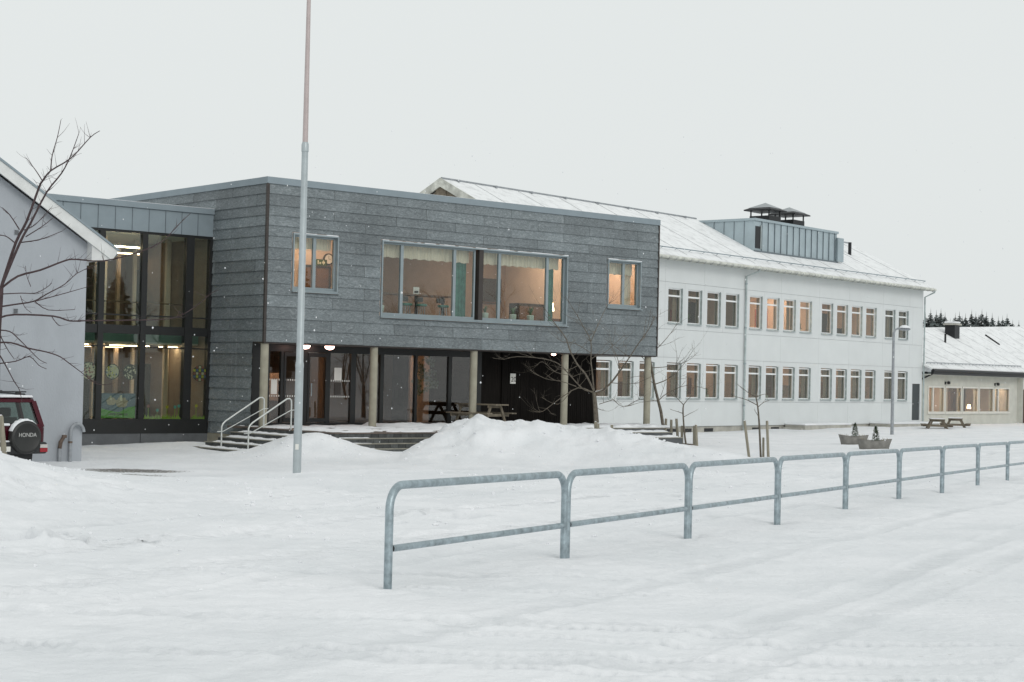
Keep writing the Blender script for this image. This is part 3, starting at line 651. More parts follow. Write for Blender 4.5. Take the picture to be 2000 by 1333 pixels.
ck = place('wall_clock', 3.68, 2.17, 5.92, 'round dark-rimmed clock seen through the window nearest the slate corner', 'clock')
disc(0, .155, -.02, .02).build('dial', M['paper'], ck); disc(.15, .19, -.03, .02).build('rim', M['in_dark'], ck)
MB().box(-.006, .006, -.028, -.024, 0, .11).box(0, .07, -.028, -.024, -.006, .006).build('hand', M['in_dark'], ck)
ex = place('exit_sign', 3.40, 2.16, 5.80, 'small green exit sign beside the wall clock', 'sign')
MB().box(-.21, .21, -.02, .03, -.1, .1).build('sign_box', M['exit'], ex)
MB().box(.02, .13, -.026, -.022, -.03, .03).box(.06, .09, -.0265, -.0225, -.07, .07).box(-.15, -.11, -.026, -.022, -.06, .06).box(-.08, -.02, -.026, -.022, -.05, .01).build('pictogram', M['exit_white'], ex)
dr = tag(place('inside_door', 3.2, 2.15, 3.45, 'brown panelled door under the exit sign inside', 'door'), kind='thing')
MB().box(-.55, .5, 0, .05, 0, 2.18).build('leaf', M['in_wood'], dr); MB().box(-.62, -.55, -.02, .05, 0, 2.25).box(.5, .57, -.02, .05, 0, 2.25).box(-.62, .57, -.02, .05, 2.18, 2.25).build('frame', M['in_dark'], dr)
fs = place('paper_flower_cluster', 0, 0, 0, 'mint green paper flower cluster stuck inside the entrance glass', 'decoration')
m = MB(); m2 = MB()
for k in range(46):
    a = random.uniform(0, 6.28); rr = math.sqrt(random.random()); cx, cz = 7.35 + .50 * rr * math.cos(a), 2.20 + .62 * rr * math.sin(a)
    for j in range(5):
        w = j * 1.2566 + random.random(); r1 = random.uniform(.06, .13)
        (m if random.random() < .65 else m2).quad((cx, 1.645 + k * .001, cz), (cx + r1 * math.cos(w - .35), 1.645 + k * .001, cz + r1 * math.sin(w - .35)), (cx + 1.25 * r1 * math.cos(w), 1.64 + k * .001, cz + 1.25 * r1 * math.sin(w)), (cx + r1 * math.cos(w + .35), 1.645 + k * .001, cz + r1 * math.sin(w + .35)))
m.build('petal', M['mint'], fs)['kind'] = 'stuff'; m2.build('leaf', M['mint_dark'], fs)['kind'] = 'stuff'

# ================================================================== glazed link between the gable house and the slate building
L = empty('glass_link_building', SO, SA, 'two-storey glazed link with dark mullions under a seamed zinc fascia', 'building')
def build_link():
    V = 3.1; u0, u1 = -7.9, -.03
    MB().box(u0, u1, V - .05, 11, 6.42, 7.10).build('fascia_core', M['zinc'], L)
    x = u1
    while x > u0:
        a = max(u0, x - .555)
        MB().box(a + .006, x - .006, V - .066, V - .052, 6.41, 7.08).build('fascia_panel', M['zinc_light'] if False else M['zinc'], L)
        MB().box(a - .006, a + .006, V - .085, V - .052, 6.42, 7.09).build('seam', M['zinc_seam'], L); x = a
    MB().box(u0, u1 - .005, V - .12, 11, 7.10, 7.27).build('parapet_cap', M['zinc'], L)
    MB().box(u0, u1, V - .115, 10.9, 7.271, 7.28).build('snow_dusting', M['snow'], L)
    MB().box(u0, u1, V - .02, V + .2, -.5, .345).build('base', M['concrete_dark'], L)
    MB().box(-2.33, -2.31, V - .026, V - .02, -.4, .344).build('base_joint', M['black'], L)
    f = MB(); f.box(u0, u1, V - .03, V + .12, .345, .78); f.box(u0, u1, V - .03, V + .12, 6.34, 6.41)
    f.box(u0, u1, V - .03, V + .12, 3.32, 3.58); f.box(u0, u1, V - .03, V + .10, 2.915, 2.955); f.box(u0, u1, V - .03, V + .1, 3.86, 3.90)
    fr = f.build('curtain_wall_frame', M['dframe'], L)
    ms = [-5.2, -3.73, -2.34, -.80, -.06]
    for x, w in zip(ms, (.08, .09, .09, .13, .06)):
        MB().box(x - w, x + w, V - .06, V + .13, .781, 6.339).build('mullion', M['dframe'], fr)
    edges = [u0] + ms
    for a, b_ in zip(edges[:-1], edges[1:]):
        for (z0, z1) in ((.76, 2.93), (2.94, 3.34), (3.57, 3.88), (3.88, 6.36)):
            MB().box(a, b_, V, V + .012, z0, z1).build('pane', M['glass_green'], fr)
    # inside: floor slab, ceilings, posts, back walls, tubes
    MB().box(u0, 1.2, V + .14, 9.5, .3, .345).build('inside_floor', M['in_floor'], L)
    MB().box(u0, u1, V + .55, 9.5, 3.10, 3.40).build('floor_slab', M['in_green'], L)
    MB().box(u0, u1, V + .14, 9.5, 6.36, 6.41).build('inside_ceiling', M['in_ceil'], L)
    MB().box(u0, u1, V + .58, 9.5, 3.05, 3.097).build('inside_ceiling', M['in_ceil'], L)
    bw = MB(); bw.box(u0, u1, 8.6, 8.7, .35, 6.36); bw.box(u1 - .08, u1, 3.25, 8.6, .35, 6.36); bw.box(-5.0, -4.9, 5.5, 8.6, .35, 6.36); bw.build('inside_wall', M['in_wall_brown'], L)
    for (x, y, w) in ((-2.7, 5.0, .12), (-1.35, 5.6, .10), (-.75, 4.6, .12), (-.25, 5.4, .10), (-1.0, 7.4, .12), (-2.0, 7.0, .10)):
        MB().box(x, x + w, y, y + w, .35, 6.36).build('post', M['in_wall'], L)
    for (a, b_, y, z) in ((-2.2, -1.5, 7.8, .35), (-.95, -.35, 6.2, .35), (-1.9, -1.2, 8.0, 3.4), (-.6, -.15, 7.0, 3.4)):
        MB().box(a, b_, y, y + .06, z, z + 2.1).build('inside_door', M['in_dark'], L)
    MB().box(-4.6, -.2, 4.3, 4.36, 3.40, 3.55).box(-4.6, -.2, 4.3, 4.34, 4.3, 4.34).build('balustrade', M['in_wood'], L)
    for (a, y, z, l_, mt) in ((-3.0, 4.2, 5.98, 1.25, 'tube'), (-4.6, 4.5, 2.96, 1.25, 'tube'), (-2.6, 4.6, 2.96, 1.35, 'tube'), (-.75, 4.9, 2.96, .65, 'tube'), (-2.2, 7.2, 2.96, 1.4, 'tube_mid'), (-1.9, 6.8, 5.98, 1.4, 'tube_mid')):
        h = MB().box(a, a + l_, y, y + .12, z + .035, z + .075).build('ceiling_lamp', M['white_frame'], L); MB().box(a + .02, a + l_ - .02, y + .01, y + .11, z, z + .034).build('tube', M[mt], h)
build_link()
def window_disc(u, z, r, lab, inks):
    d = place('paper_disc', u, 3.135, z, lab, 'decoration', 'round paper discs in the link windows')
    disc(0, r, 0, .004).build('disc', M[inks[0]], d); disc(r * .9, r, -.004, 0).build('rim', M['disc_ink'], d)
    a = MB(); b_ = MB()
    for k in range(34):
        w = random.uniform(0, 6.28); q = r * .85 * math.sqrt(random.random()); x, z_ = q * math.cos(w), q * math.sin(w); s_ = r * random.uniform(.06, .16)
        (a if k % 2 else b_).quad((x - s_, -.006, z_), (x, -.006, z_ - s_), (x + s_, -.006, z_), (x, -.006, z_ + s_))
    a.build('pattern', M[inks[1]], d)['kind'] = 'stuff'; b_.build('pattern', M[inks[2]], d)['kind'] = 'stuff'
window_disc(-4.02, 2.19, .27, 'round cream paper disc in the window next to the gable house wall', ('disc_cream', 'disc_red', 'disc_ink'))
window_disc(-3.27, 2.18, .235, 'round yellow paper disc with a rim, above the sheep painting', ('disc_cream', 'yellow', 'disc_blue'))
window_disc(-2.68, 2.18, .235, 'round paper disc with dark floral outlines, by the thick mullion', ('disc_ink', 'disc_cream', 'disc_cream'))
d4 = place('paper_disc', -.32, 3.135, 2.18, 'round checked red and blue disc in the window by the slate wall', 'decoration', 'round paper discs in the link windows')
disc(0, .25, 0, .004).build('disc', M['disc_ink'], d4)
for i in range(-2, 3):
    for j in range(-2, 3):
        if i * i + j * j < 7: MB().box(i * .095 - .037, i * .095 + .037, -.006, -.001, j * .095 - .037, j * .095 + .037).build('square', M[('disc_red', 'disc_blue', 'disc_cream', 'yellow')[(i * 2 + j * 3) % 4]], d4)
pt = place('sheep_painting', -3.62, 3.135, .80, 'painting of two sheep on a green hill standing in the link window', 'painting')
MB().box(0, 1.13, 0, .02, 0, .74).build('sheet', M['sky_blue'], pt)
MB().prism([(.005, .003), (1.125, .003), (1.125, .36), (.9, .33), (.6, .18), (.3, .22), (.005, .30)], -.005, -.001).build('hill', M['hill_green'], pt)
for (cx, cz, s_) in ((.34, .50, .155), (.68, .47, .20)):
    b = MB(); pts = [(cx + s_ * (1 + .12 * math.sin(7 * a)) * math.cos(a), cz + s_ * .75 * (1 + .12 * math.cos(6 * a)) * math.sin(a)) for a in np.linspace(0, 6.283, 22)[:-1]]
    b.prism(pts, -.010, -.006).build('sheep', M['sheep'], pt)
    MB().prism([(cx - s_ * .3, cz + s_ * .3), (cx + s_ * .1, cz + s_ * .2), (cx, cz + s_ * 1.1), (cx - s_ * .35, cz + s_ * 1.0)], -.013, -.0105).build('sheep_head', M['disc_cream'], pt)
ln = MB()
for k in range(11): ln.box(.26 + k * .058, .26 + k * .058 + random.uniform(.02, .045), -.009, -.006, .09 + random.uniform(-.01, .01), .14 + random.uniform(-.01, .02))
ln.build('brush_lettering', M['disc_ink'], pt)['kind'] = 'stuff'
gs = place('paper_grass_strip', 0, 3.135, .78, 'strip of yellow-green paper grass with flowers along the link window foot', 'decoration')
g = MB(); x = -2.2
while x < -.1:
    h = random.uniform(.06, .17)
    if not -.98 < x < -.62: g.quad((x, 0, 0), (x + .05, 0, 0), (x + .025 + random.uniform(-.03, .03), -.002, h))
    x += .028
g.build('grass', M['grass_paper'], gs)['kind'] = 'stuff'
for (x, h, mt) in ((-2.05, .34, 'disc_red'), (-1.42, .32, 'yellow'), (-1.15, .32, 'tulip'), (-1.02, .35, 'tulip'), (-.42, .36, 'yellow'), (-1.75, .22, 'tulip')):
    fl = MB().box(x - .008, x + .008, -.004, 0, .02, h).build('stem', M['grass_paper'], gs); MB().prism([(x - .05, h + .1), (x - .04, h), (x + .04, h), (x + .05, h + .1), (x + .02, h + .06), (x, h + .11), (x - .02, h + .06)], -.008, -.005).build('flower', M[mt], fl)

# ================================================================== rendered gable house at the edge
G = empty('gable_house', SO, SA, 'grey rendered gable wall with a broad white verge board beside the red car', 'building')
def build_gable():
    V = -4.62; uc = -8.0; half = 5.6; ur = uc - half; s_ = .63
    ze = 5.0; ze_t = ze + .62 * 0
    def rz(u): return 5.20 - .02 + (-7.32 - u) * .627           # top of the roof at the verge
    top = rz(ur)
    w = MB(); lo = -.6
    w.prism([(uc - 2 * half, lo), (uc, lo), (uc, rz(uc) - .30), (ur, top - .30), (uc - 2 * half, rz(uc) - .30)], V, V + 7.6)
    w.build('wall', M['render'], G)
    r = MB(); a = -7.32; b_ = 2 * ur - a
    r.prism([(a, rz(a) - .03), (ur, top - .03), (b_, rz(a) - .03), (b_, rz(a)), (ur, top), (a, rz(a))], V - .28, V + 7.7); r.build('roof', M['roof'], G)
    v = MB(); v.prism([(a, rz(a) - .035), (a - .16, rz(a) - .265), (ur, top - .30), (ur, top - .035)], V - .30, V - .25); v.build('verge_board', M['verge'], G)
    v = MB(); v.prism([(a + .015, rz(a) + .01), (a + .015, rz(a) - .05), (ur, top - .05), (ur, top + .01)], V - .33, V - .301); v.build('verge_trim', M['zinc'], G)
    v = MB(); v.prism([(a, rz(a) - .04), (a - .17, rz(a) - .27), (uc, rz(a) - .30), (uc + .001, rz(uc) - .035)], V - .25, V + 7.4); v.build('eave_box', M['verge'], G)
    MB().tube([(a - .02, V - .2, rz(a) - .1), (a - .02, V + 7, rz(a) - .1)], .06, 8).build('gutter', M['zinc_seam'], G)
    MB().box(-8.45, -7.86, V + .18, V + .5, 4.78, 4.86).build('eave_soffit', M['verge'], G)
    for (u, z) in ((-9.82, 5.44), (-9.79, 3.58)):
        vv = MB().box(u - .058, u + .058, V - .015, V - .002, z - .058, z + .058).build('vent', M['pipe'], G)
        for k in range(4): MB().box(u - .05, u + .05, V - .02, V - .0155, z - .047 + k * .026, z - .034 + k * .026).build('slat', M['black'], vv)
    gp = [(-8.36, V - .12, -.3), (-8.36, V - .12, .70)] + [(-8.19 - .17 * math.cos(t), V - .12, .70 + .22 * math.sin(t)) for t in np.linspace(.3, 2.9, 9)] + [(-8.02, V - .12, .72)]
    p1 = MB().tube(gp, .045, 12).build('vent_pipe', M['pipe'], G, True); MB().tube([(-8.36, V - .12, .45), (-8.36, V - .12, .50)], .052, 12).build('collar', M['rust'], p1)
    p2 = MB().tube([(-8.62, V - .1, -.3), (-8.62, V - .1, .33)], .045, 12).build('broken_pipe', M['pipe'], G, True)
    MB().tube([(-8.62, V - .1, .32), (-8.60, V - .1, .48), (-8.52, V - .12, .62)], [.047, .05, .04], 10).build('rusty_end', M['rust'], p2, True); MB().box(-8.57, -8.47, V - .16, V - .09, .58, .65).build('torn_rim', M['rust'], p2)
build_gable()

# ================================================================== terrace with steps
T = empty('terrace', SO, SA, 'stepped terrace of dark block risers in front of the glazed entrance', 'terrace')
def build_terrace():
    zt = [.64, .50, .36, .22, .08]; ul = [-.30, -.72, -1.14, -1.56, -1.98]; vf = [-4.2, -4.36, -4.50, -4.64, -4.8]
    for k in range(5):
        z1 = zt[k]; z0 = z1 - .14
        MB().box(ul[k] + .02, 7.6, vf[k] + .02, .6, z0 - .3, z1 - .03).build('step_core', M['concrete_dark'], T)
        n = MB(); n.box(ul[k] - .015, 7.6, vf[k] - .02, vf[k] + .35, z1 - .029, z1 - .002); n.box(ul[k] - .015, ul[k] + .5, vf[k] + .35, .6, z1 - .029, z1 - .002); n.build('step_nosing', M['nosing'] if k else M['deck'], T)
        x = ul[k] + (.0 if k % 2 else .13); me = {}
        xs = [ul[k]] + list(np.arange(x + .05, 7.2, .262)) + [7.2]
        for a, b_ in zip(xs[:-1], xs[1:]):
            if b_ - a > .03: MB().box(a + .006, b_ - .006, vf[k] - .004 + random.uniform(-.004, .004), vf[k] + .02, z0 - .0, z1 - .032).build('block', M['block'], T)
        y = vf[k]
        while y < .5:
            MB().box(ul[k] - .003, ul[k] + .02, y + .005, min(.55, y + .6) - .005, z0, z1 - .032).build('riser_panel', M['block'], T); y += .6
    MB().box(-.28, 7.6, -4.18, 1.5, .58, .643).build('deck', M['deck'], T)
    for (z, v) in ((.64, -1.2), (.50, -1.6), (.34, -2.1)):
        MB().box(7.6, 15.7, v, 1.5, z - .4, z - .03).build('step_core', M['concrete_dark'], T); MB().box(7.6, 15.72, v - .02, v + .4, z - .029, z).build('step_nosing', M['nosing'], T)
    MB().box(7.61, 16.6, -.79, 1.5, .60, .643).build('deck', M['deck'], T)
    # snow lying on deck and treads
    def sheet(u0, u1, v0, v1, z, th, nu, nv, name='snow_layer', thr=None, seed=0):
        U, Vv = np.meshgrid(np.linspace(u0, u1, nu), np.linspace(v0, v1, nv), indexing='ij')
        n = fbm(U, Vv, 1.6, 4, 40 + seed); e = np.minimum(np.minimum(U - u0, u1 - U) / .25, np.minimum(Vv - v0, v1 - Vv) / .14); e = sm(np.clip(e, 0, 1))
        H = z - .012 + th * e * (1 + .9 * n) - (0 if thr is None else np.clip(thr - n, 0, 1) * th * 3)
        m = MB(); m.v = [tuple(q) for q in np.stack([U.ravel(), Vv.ravel(), H.ravel()], -1).tolist()]
        for i in range(nu - 1):
            for j in range(nv - 1): a = i * nv + j; m.f.append((a, a + nv, a + nv + 1, a + 1))
        m.build(name, M['snow'], T, True)
    sheet(4.3, 7.7, -4.15, 1.2, .64, .09, 60, 70, seed=1); sheet(7.5, 16.6, -.9, 1.2, .64, .07, 110, 30, seed=2)
    sheet(-.2, 4.6, -4.1, 1.3, .64, .035, 80, 80, thr=.05, seed=2)
    for k in range(1, 5):
        sheet(ul[k] - .01, ul[k - 1] + .01, -4.6, .35, zt[k], .055, 10, 70, seed=3 + k)
        sheet(ul[k] + .4, .9, vf[k] - .0, vf[k - 1] + .02, zt[k], .04, 50, 8, seed=13 + k)
    for (v, z) in ((-1.6, .5), (-2.1, .34)): sheet(7.7, 15.7, v + .0, v + .45, z, .07, 100, 10, seed=int(z * 100))
    sheet(7.7, 15.7, -1.2, -.3, .64, .08, 100, 16, seed=71)
build_terrace()
def handrail(v, lab):
    h = place('stair_handrail', 0, 0, 0, lab, 'handrail', 'handrails on the steps')
    bl, tp = (-1.66, .02), (-.26, .64); H = .80
    pts = [(bl[0], v, -.2), (bl[0], v, bl[1] + H - .14), (bl[0] + .035, v, bl[1] + H - .06), (bl[0] + .12, v, bl[1] + H + .02), (tp[0] - .16, v, tp[1] + H + .08), (tp[0] - .07, v, tp[1] + H + .09), (tp[0] - .01, v, tp[1] + H + .04), (tp[0], v, tp[1] + H - .06), (tp[0], v, .6)]
    MB().tube(pts, .024, 10).build('rail', M['rail_white'], h, True)
    MB().tube([(bl[0] - .16, v - .03, bl[1] + .52), (bl[0] + .04, v - .03, bl[1] + .53), (tp[0] - .03, v - .03, tp[1] + .56), (tp[0] + .12, v - .03, tp[1] + .565)], .014, 8).build('mid_rail', M['rail_white'], h, True)
handrail(-.50, 'pale steel handrail on the steps, the one beside the slate wall')
handrail(-1.95, 'pale steel handrail on the steps, the one nearer the flagpole')

# ================================================================== long white school wing
WO, WA = (7.535, 79.0, 0), R(90 - 39.39)
W = empty('white_school_wing', WO, WA, 'long white panelled two-storey school wing with a snowy pitched roof', 'building')
WU0, WU1 = -10.7, 26.55
def build_wing():
    zl, zu, ww = (1.48, 3.15), (5.03, 6.66), 1.12
    groups = [(-7.66, 4), (-.37, 4), (6.94, 4), (14.33, 4), (21.71, 2)]
    lows = [(g + 1.686 * k, zl, gi) for gi, (g, n) in enumerate(groups) for k in range(n)]
    ups = [(g + 1.686 * k, zu, gi) for gi, (g, n) in enumerate(groups) if gi for k in range(n)]
    door = (25.28, 26.30, .30, 2.44)
    holes = [(u, u + ww, z[0], z[1]) for u, z, gi in lows + ups]
    core = MB()
    for (a, b_, c_, d) in sub_rects(WU0, WU1, .12, 8.12, holes + [door]): core.box(a, b_, .034, .30, c_, d)
    core.box(WU0, WU0 + .25, .3, 10, .1, 8.12); core.box(WU1 - .25, WU1, .3, 10, .1, 8.12); core.box(WU0, WU1, 9.8, 10, .1, 8.12)
    core.prism([(0.05, 8.12), (9.95, 8.12), (5, 10.75)], WU0, WU0 + .2, 'x'); core.prism([(0.05, 8.12), (9.95, 8.12), (5, 10.75)], WU1 - .2, WU1, 'x')
    core.build('wall', M['joint'], W)
    MB().box(WU0 + .05, WU1 - .05, .07, 9.9, -.8, .118).build('plinth', M['plinth'], W)
    for u in (-.2, 1.15, 3.05, 7.5, 9.35, 17.6): 
        v = MB().box(u, u + .78, .055, .075, -.14, .02).build('cellar_vent', M['black'], W)
    # panels
    cuts = sorted([WU0] + [u - .283 for u, z, gi in lows] + [26.55 - 1.33, WU1])
    cuts2 = sorted(set([WU0, WU1] + [g - .283 for g, n in groups] + [g - .283 + 2 * 1.686 for g, n in groups]))
    for bi, (z0, z1) in enumerate(((.13, 1.31), (1.31, 3.39), (3.39, 4.72), (4.72, 6.94), (6.94, 8.10))):
        cs = cuts if bi in (1, 3) else cuts2
        for a, b_ in zip(cs[:-1], cs[1:]):
            if b_ - a < .02: continue
            hl = [(h[0] - .0, h[1] + .0, h[2] - .0, h[3]) for h in holes] + [door]
            m = MB()
            for (p, q, c_, d) in sub_rects(a + .004, b_ - .004, z0 + .006, z1 - .006, hl): m.box(p, q, .0, .03, c_, d)
            if m.v: m.build('panel', M['panel'], W)
    # windows: frame with transom, two panes, sill and side flashing
    fr = MB(); f = .052; h = 1.63; tz = h - .36
    fr.box(0, ww, .05, .14, 0, f); fr.box(0, ww, .05, .14, h - f, h); fr.box(0, f, .05, .14, f, h - f); fr.box(ww - f, ww, .05, .14, f, h - f); fr.box(f, ww - f, .05, .14, tz - .04, tz + .04)
    fm = fr.mesh('window', M['white_frame'])
    lo = MB().box(f, ww - f, .09, .10, f, tz - .04).mesh('pane', M['glass_dim']); hi = MB().box(f, ww - f, .09, .10, tz + .04, h - f).mesh('pane', M['glass_dim'])
    si = MB().hexa([(-.05, -.09, -.055), (ww + .05, -.09, -.055), (ww + .05, .05, -.05), (-.05, .05, -.05), (-.05, -.09, -.035), (ww + .05, -.09, -.035), (ww + .05, .05, .012), (-.05, .05, .012)]).mesh('sill', M['gutter'])
    fl = MB().box(ww - .004, ww + .03, -.06, .05, .0, h + .02).mesh('side_flashing', M['gutter'])
    cu1 = wavy(.80, 1.05, .30, .02, 1.58, .025, .14, 'c', None).mesh('curtain', M['curtain_dull'])
    cu2 = wavy(.10, .42, .26, .02, 1.58, .025, .14, 'c', None).mesh('curtain', M['teal'])
    for (u, z, gi) in lows + ups:
        o = obj('window', fm, W, (u, 0, z[0]))
        for nm, me in (('pane', lo), ('pane', hi), ('sill', si), ('side_flashing', fl)): obj(nm, me, o)
        if random.random() < .35: obj('curtain', cu1, o)
        if gi == 1 and z is zu: obj('curtain', cu2, o)
    plant_p = MB().lathe([(.06, 0), (.09, .14), (.08, .15)], (0, 0, 0), 10).mesh('sill_pot', M['pot'], True)
    pf = MB()
    for k in range(22):
        a = random.uniform(0, 6.28); sp = random.uniform(.05, .2); zz = random.uniform(.15, .5); w_ = Vector((-math.sin(a), math.cos(a), 0)) * .03; p0 = Vector((0, 0, .14)); p1 = Vector((math.cos(a) * sp, math.sin(a) * sp, zz)); pf.quad(p0 - w_ * .3, p0 + w_ * .3, p1 + w_, p1 - w_)
    pf = pf.mesh('sill_foliage', M['leaf'])
    for k, (u, z, gi) in enumerate(lows + ups):
        rr = random.Random(400 + k); base = z[0] - 1.02
        if rr.random() < .30: MB().box(u + ww * .5, u + ww * 1.5, 1.3, 1.75, base, base + rr.uniform(1.4, 2.4)).build('inside_cupboard', M[rr.choice(('in_wood', 'in_dark', 'in_wall'))], W)
        if rr.random() < .5: MB().box(u + rr.uniform(.4, 1.6), u + rr.uniform(1.7, 2.6), 3.0, 3.05, base + 1.2, base + rr.uniform(1.8, 2.4)).build('hanging_board', M[rr.choice(('in_dark', 'mint', 'in_wood', 'in_wood', 'disc_red'))], W)
        if rr.random() < .28: obj('sill_pot', plant_p, W, (u + rr.uniform(.25, .8), .4, z[0] + .02)); obj('sill_foliage', pf, W, (u + rr.uniform(.3, .75), .4, z[0] + .02))
    MB().box(door[0] + .02, door[1] - .02, .06, .12, door[2], door[3] - .02).build('door', M['door_dark'], W)
    MB().box(door[1] - .14, door[1] - .09, .02, .06, 1.30, 1.36).build('door_handle', M['galv'], W)
    # rooms: slabs, back wall, cross walls, lamps
    for (z0, z1) in ((.2, .45), (3.62, 3.9), (7.25, 7.4)):
        MB().box(WU0 + .25, WU1 - .25, .31, 9.7, z0, z1).build('floor_slab', M['in_floor'], W)
    for z in (3.55, 7.18): MB().box(WU0 + .25, WU1 - .25, .31, 5.9, z, z + .06).build('inside_ceiling', M['in_ceil'], W)
    for z0, z1 in ((.46, 3.54), (3.91, 7.17)): MB().box(WU0 + .26, WU1 - .26, 5.9, 6.0, z0, z1).build('inside_wall', M['in_wall'] if z0 > 1 else M['in_wall_brown'], W)
    for u in (-1.0, 6.32, 13.72, 21.1):
        for z0, z1 in ((.46, 3.54), (3.91, 7.17)): MB().box(u, u + .15, .31, 5.89, z0, z1).build('inside_wall', M['in_wall'], W)
    for (a, b_, z, mt) in ((7.2, 13.2, 7.1, 'wing_hot'), (14.4, 18.6, 7.1, 'wing_hot'), (0, 5, 7.1, 'wing_faint'), (-.2, 5.6, 3.47, 'wing_dim'), (7.2, 13, 3.47, 'wing_dim'), (14.5, 20.4, 3.47, 'wing_dim'), (22, 25.5, 3.47, 'wing_dim'), (-8, -2, 3.47, 'wing_dim'), (22, 25, 7.1, 'wing_faint')):
        MB().box(a, b_, 2.2, 2.5, z, z + .05).build('ceiling_lamp', M[mt], W)
    for k in range(16):
        u = -9 + k * 2.3; MB().box(u, u + .95, 5.80, 5.88, .46, 2.55).build('inside_door', M['in_wood'], W)
        if k % 3 == 0: MB().box(u + .8, u + 2.0, 5.80, 5.88, 3.92, 6.0).build('inside_cupboard', M['in_dark'], W)
    # roof
    ze, zr, ve, vr = 8.15, 10.97, -.62, 5.0
    def zroof(v): return ze + (zr - ze) * (v - ve) / (vr - ve)
    u0, u1 = -10.95, 26.68
    r = MB()
    r.prism([(ve, ze - .10), (ve, ze), (vr, zr), (10.62, ze), (10.62, ze - .10), (vr, zr - .10)], u0, u1, 'x')
    roof = r.build('roof', M['roof'], W)
    for k, u in enumerate(np.arange(-8.8, 26, 3.1)):
        MB().tube([(u, vr - .1, zr - .035), (u, ve + .2, zroof(ve + .2) + .012)] if not 9 < u < 19 else [(u, 1.2, zroof(1.2) + .012), (u, ve + .2, zroof(ve + .2) + .012)], .009, 4).build('roof_seam', M['seam_light'], roof)
    MB().tube([(18.6, vr, zr + .02), (u1, vr, zr + .02)], .05, 6).build('ridge_cap', M['pipe'], roof); MB().tube([(u0, vr, zr + .02), (9.5, vr, zr + .02)], .05, 6).build('ridge_cap', M['pipe'], roof)
    rc = MB()
    for u in np.arange(-10, 9, 2.6): rc.box(u, u + .10, vr - .2, vr - .05, zr - .06, zr + .045)
    tag(rc.build('ridge_fitting', M['pipe'], roof), kind='stuff')
    sg = MB(); sg.tube([(u0 + .2, -.12, zroof(-.12) + .15), (u1 - .15, -.12, zroof(-.12) + .15)], .025, 6)
    for u in np.arange(u0 + .3, u1, 1.2): sg.tube([(u, -.12, zroof(-.12) + .15), (u, .05, zroof(.05))], .012, 4)
    sg.build('snow_guard', M['zinc'], roof)
    MB().box(u0 + .02, u1 - .02, ve + .02, ve + .07, 7.93, 8.05).build('fascia_board', M['timber_dirty'], W)
    MB().box(u0 + .03, u1 - .03, ve + .07, .0, 7.98, 8.01).build('eave_soffit', M['timber_dirty'], W)
    gt = MB(); gt.tube([(u0, ve - .06, 8.03), (u1 + .05, ve - .06, 8.03)], .075, 8); gt.build('gutter', M['timber_dirty'], W, True)
    bk = MB()
    for u in np.arange(u0 + .2, u1, .62): bk.tube([(u, ve - .14, 8.03), (u, ve - .1, 7.93), (u, ve + .02, 7.91)], .014, 4)
    tag(bk.build('gutter_bracket', M['pipe'], W), kind='stuff')
    dp = MB(); dp.tube([(6.7, ve - .06, 7.96), (6.7, ve - .06, 7.86), (6.43, -.09, 7.62), (6.43, -.09, -.1)], .05, 8); dp.build('downpipe', M['gutter'], W, True)
    for z in (1.1, 3.2, 5.0, 7.2): MB().tube([(6.43, -.09, z), (6.43, -.09, z + .06)], .066, 8).build('pipe_clip', M['galv'], W)
    dp = MB(); dp.tube([(u1 - .02, ve - .06, 7.98), (u1 - .02, ve - .04, 7.88), (26.62, -.07, 7.6), (26.62, -.07, -.1)], .05, 8); dp.build('downpipe', M['gutter'], W, True)
    # the gable seen above the slate parapet
    for (a, b_, n) in ((ve - .0, vr, 1), (10.62, vr, -1)):
        za = ze
        m = MB(); m.prism([(a, za - .36), (a, za + .03), (vr, zr + .03), (vr, zr - .36)], u0 - .09, u0 - .02, 'x'); m.build('verge_board', M['timber_dirty'], W)
        m = MB(); m.prism([(a + n * .5, za - .30), (a + n * .5, za - .10), (vr, zr - .42), (vr, zr - .62)], u0 + .02, u0 + .12, 'x'); m.build('rafter', M['wood'], W)
    MB().box(u0 - .01, u0 + .1, 4.7, 5.3, 9.4, 10.6).build('gable_post', M['wood'], W)
    # zinc dormer on the roof with louvre, seams and sliding panel
    u0d, u1d, vd = 9.45, 18.32, 1.35
    d = MB(); zb = zroof(vd) - .05; zt = 10.74
    d.prism([(vd, zb - .1), (vd, zt), (4.9, zt), (4.9, zr - .2)], u0d, u1d, 'x'); dm = d.build('dormer', M['zinc_light'], W)
    MB().box(u0d - .06, u1d + .06, vd - .08, 4.95, zt + .002, zt + .13).build('dormer_cap', M['zinc_light'], dm)
    x = u0d + .72
    while x < u1d - .2: MB().box(x, x + .018, vd - .045, vd - .001, zb + .12, zt).build('seam', M['zinc_seam'], dm); x += .655
    for k in range(5): v = 1.95 + k * .62; MB().box(u0d - .03, u0d - .001, v, v + .016, zroof(v) + .0, zt).build('seam', M['zinc_seam'], dm)
    MB().box(u0d + .10, u0d + .58, vd - .03, vd - .002, zb + .22, zt - .28).build('louvre', M['black'], dm)
    MB().box(u0d + .58, u0d + .66, vd - .05, vd - .002, zb + .2, zt - .2).build('louvre_frame', M['gutter'], dm)
    MB().box(u0d - .02, u1d + .05, vd - .06, vd - .002, zb + .02, zb + .11).build('base_flashing', M['zinc_seam'], dm)
    MB().box(u1d - .15, u1d + .52, vd - .16, vd - .06, zb + .10, zt - .22).build('sliding_panel', M['zinc_light'], dm)
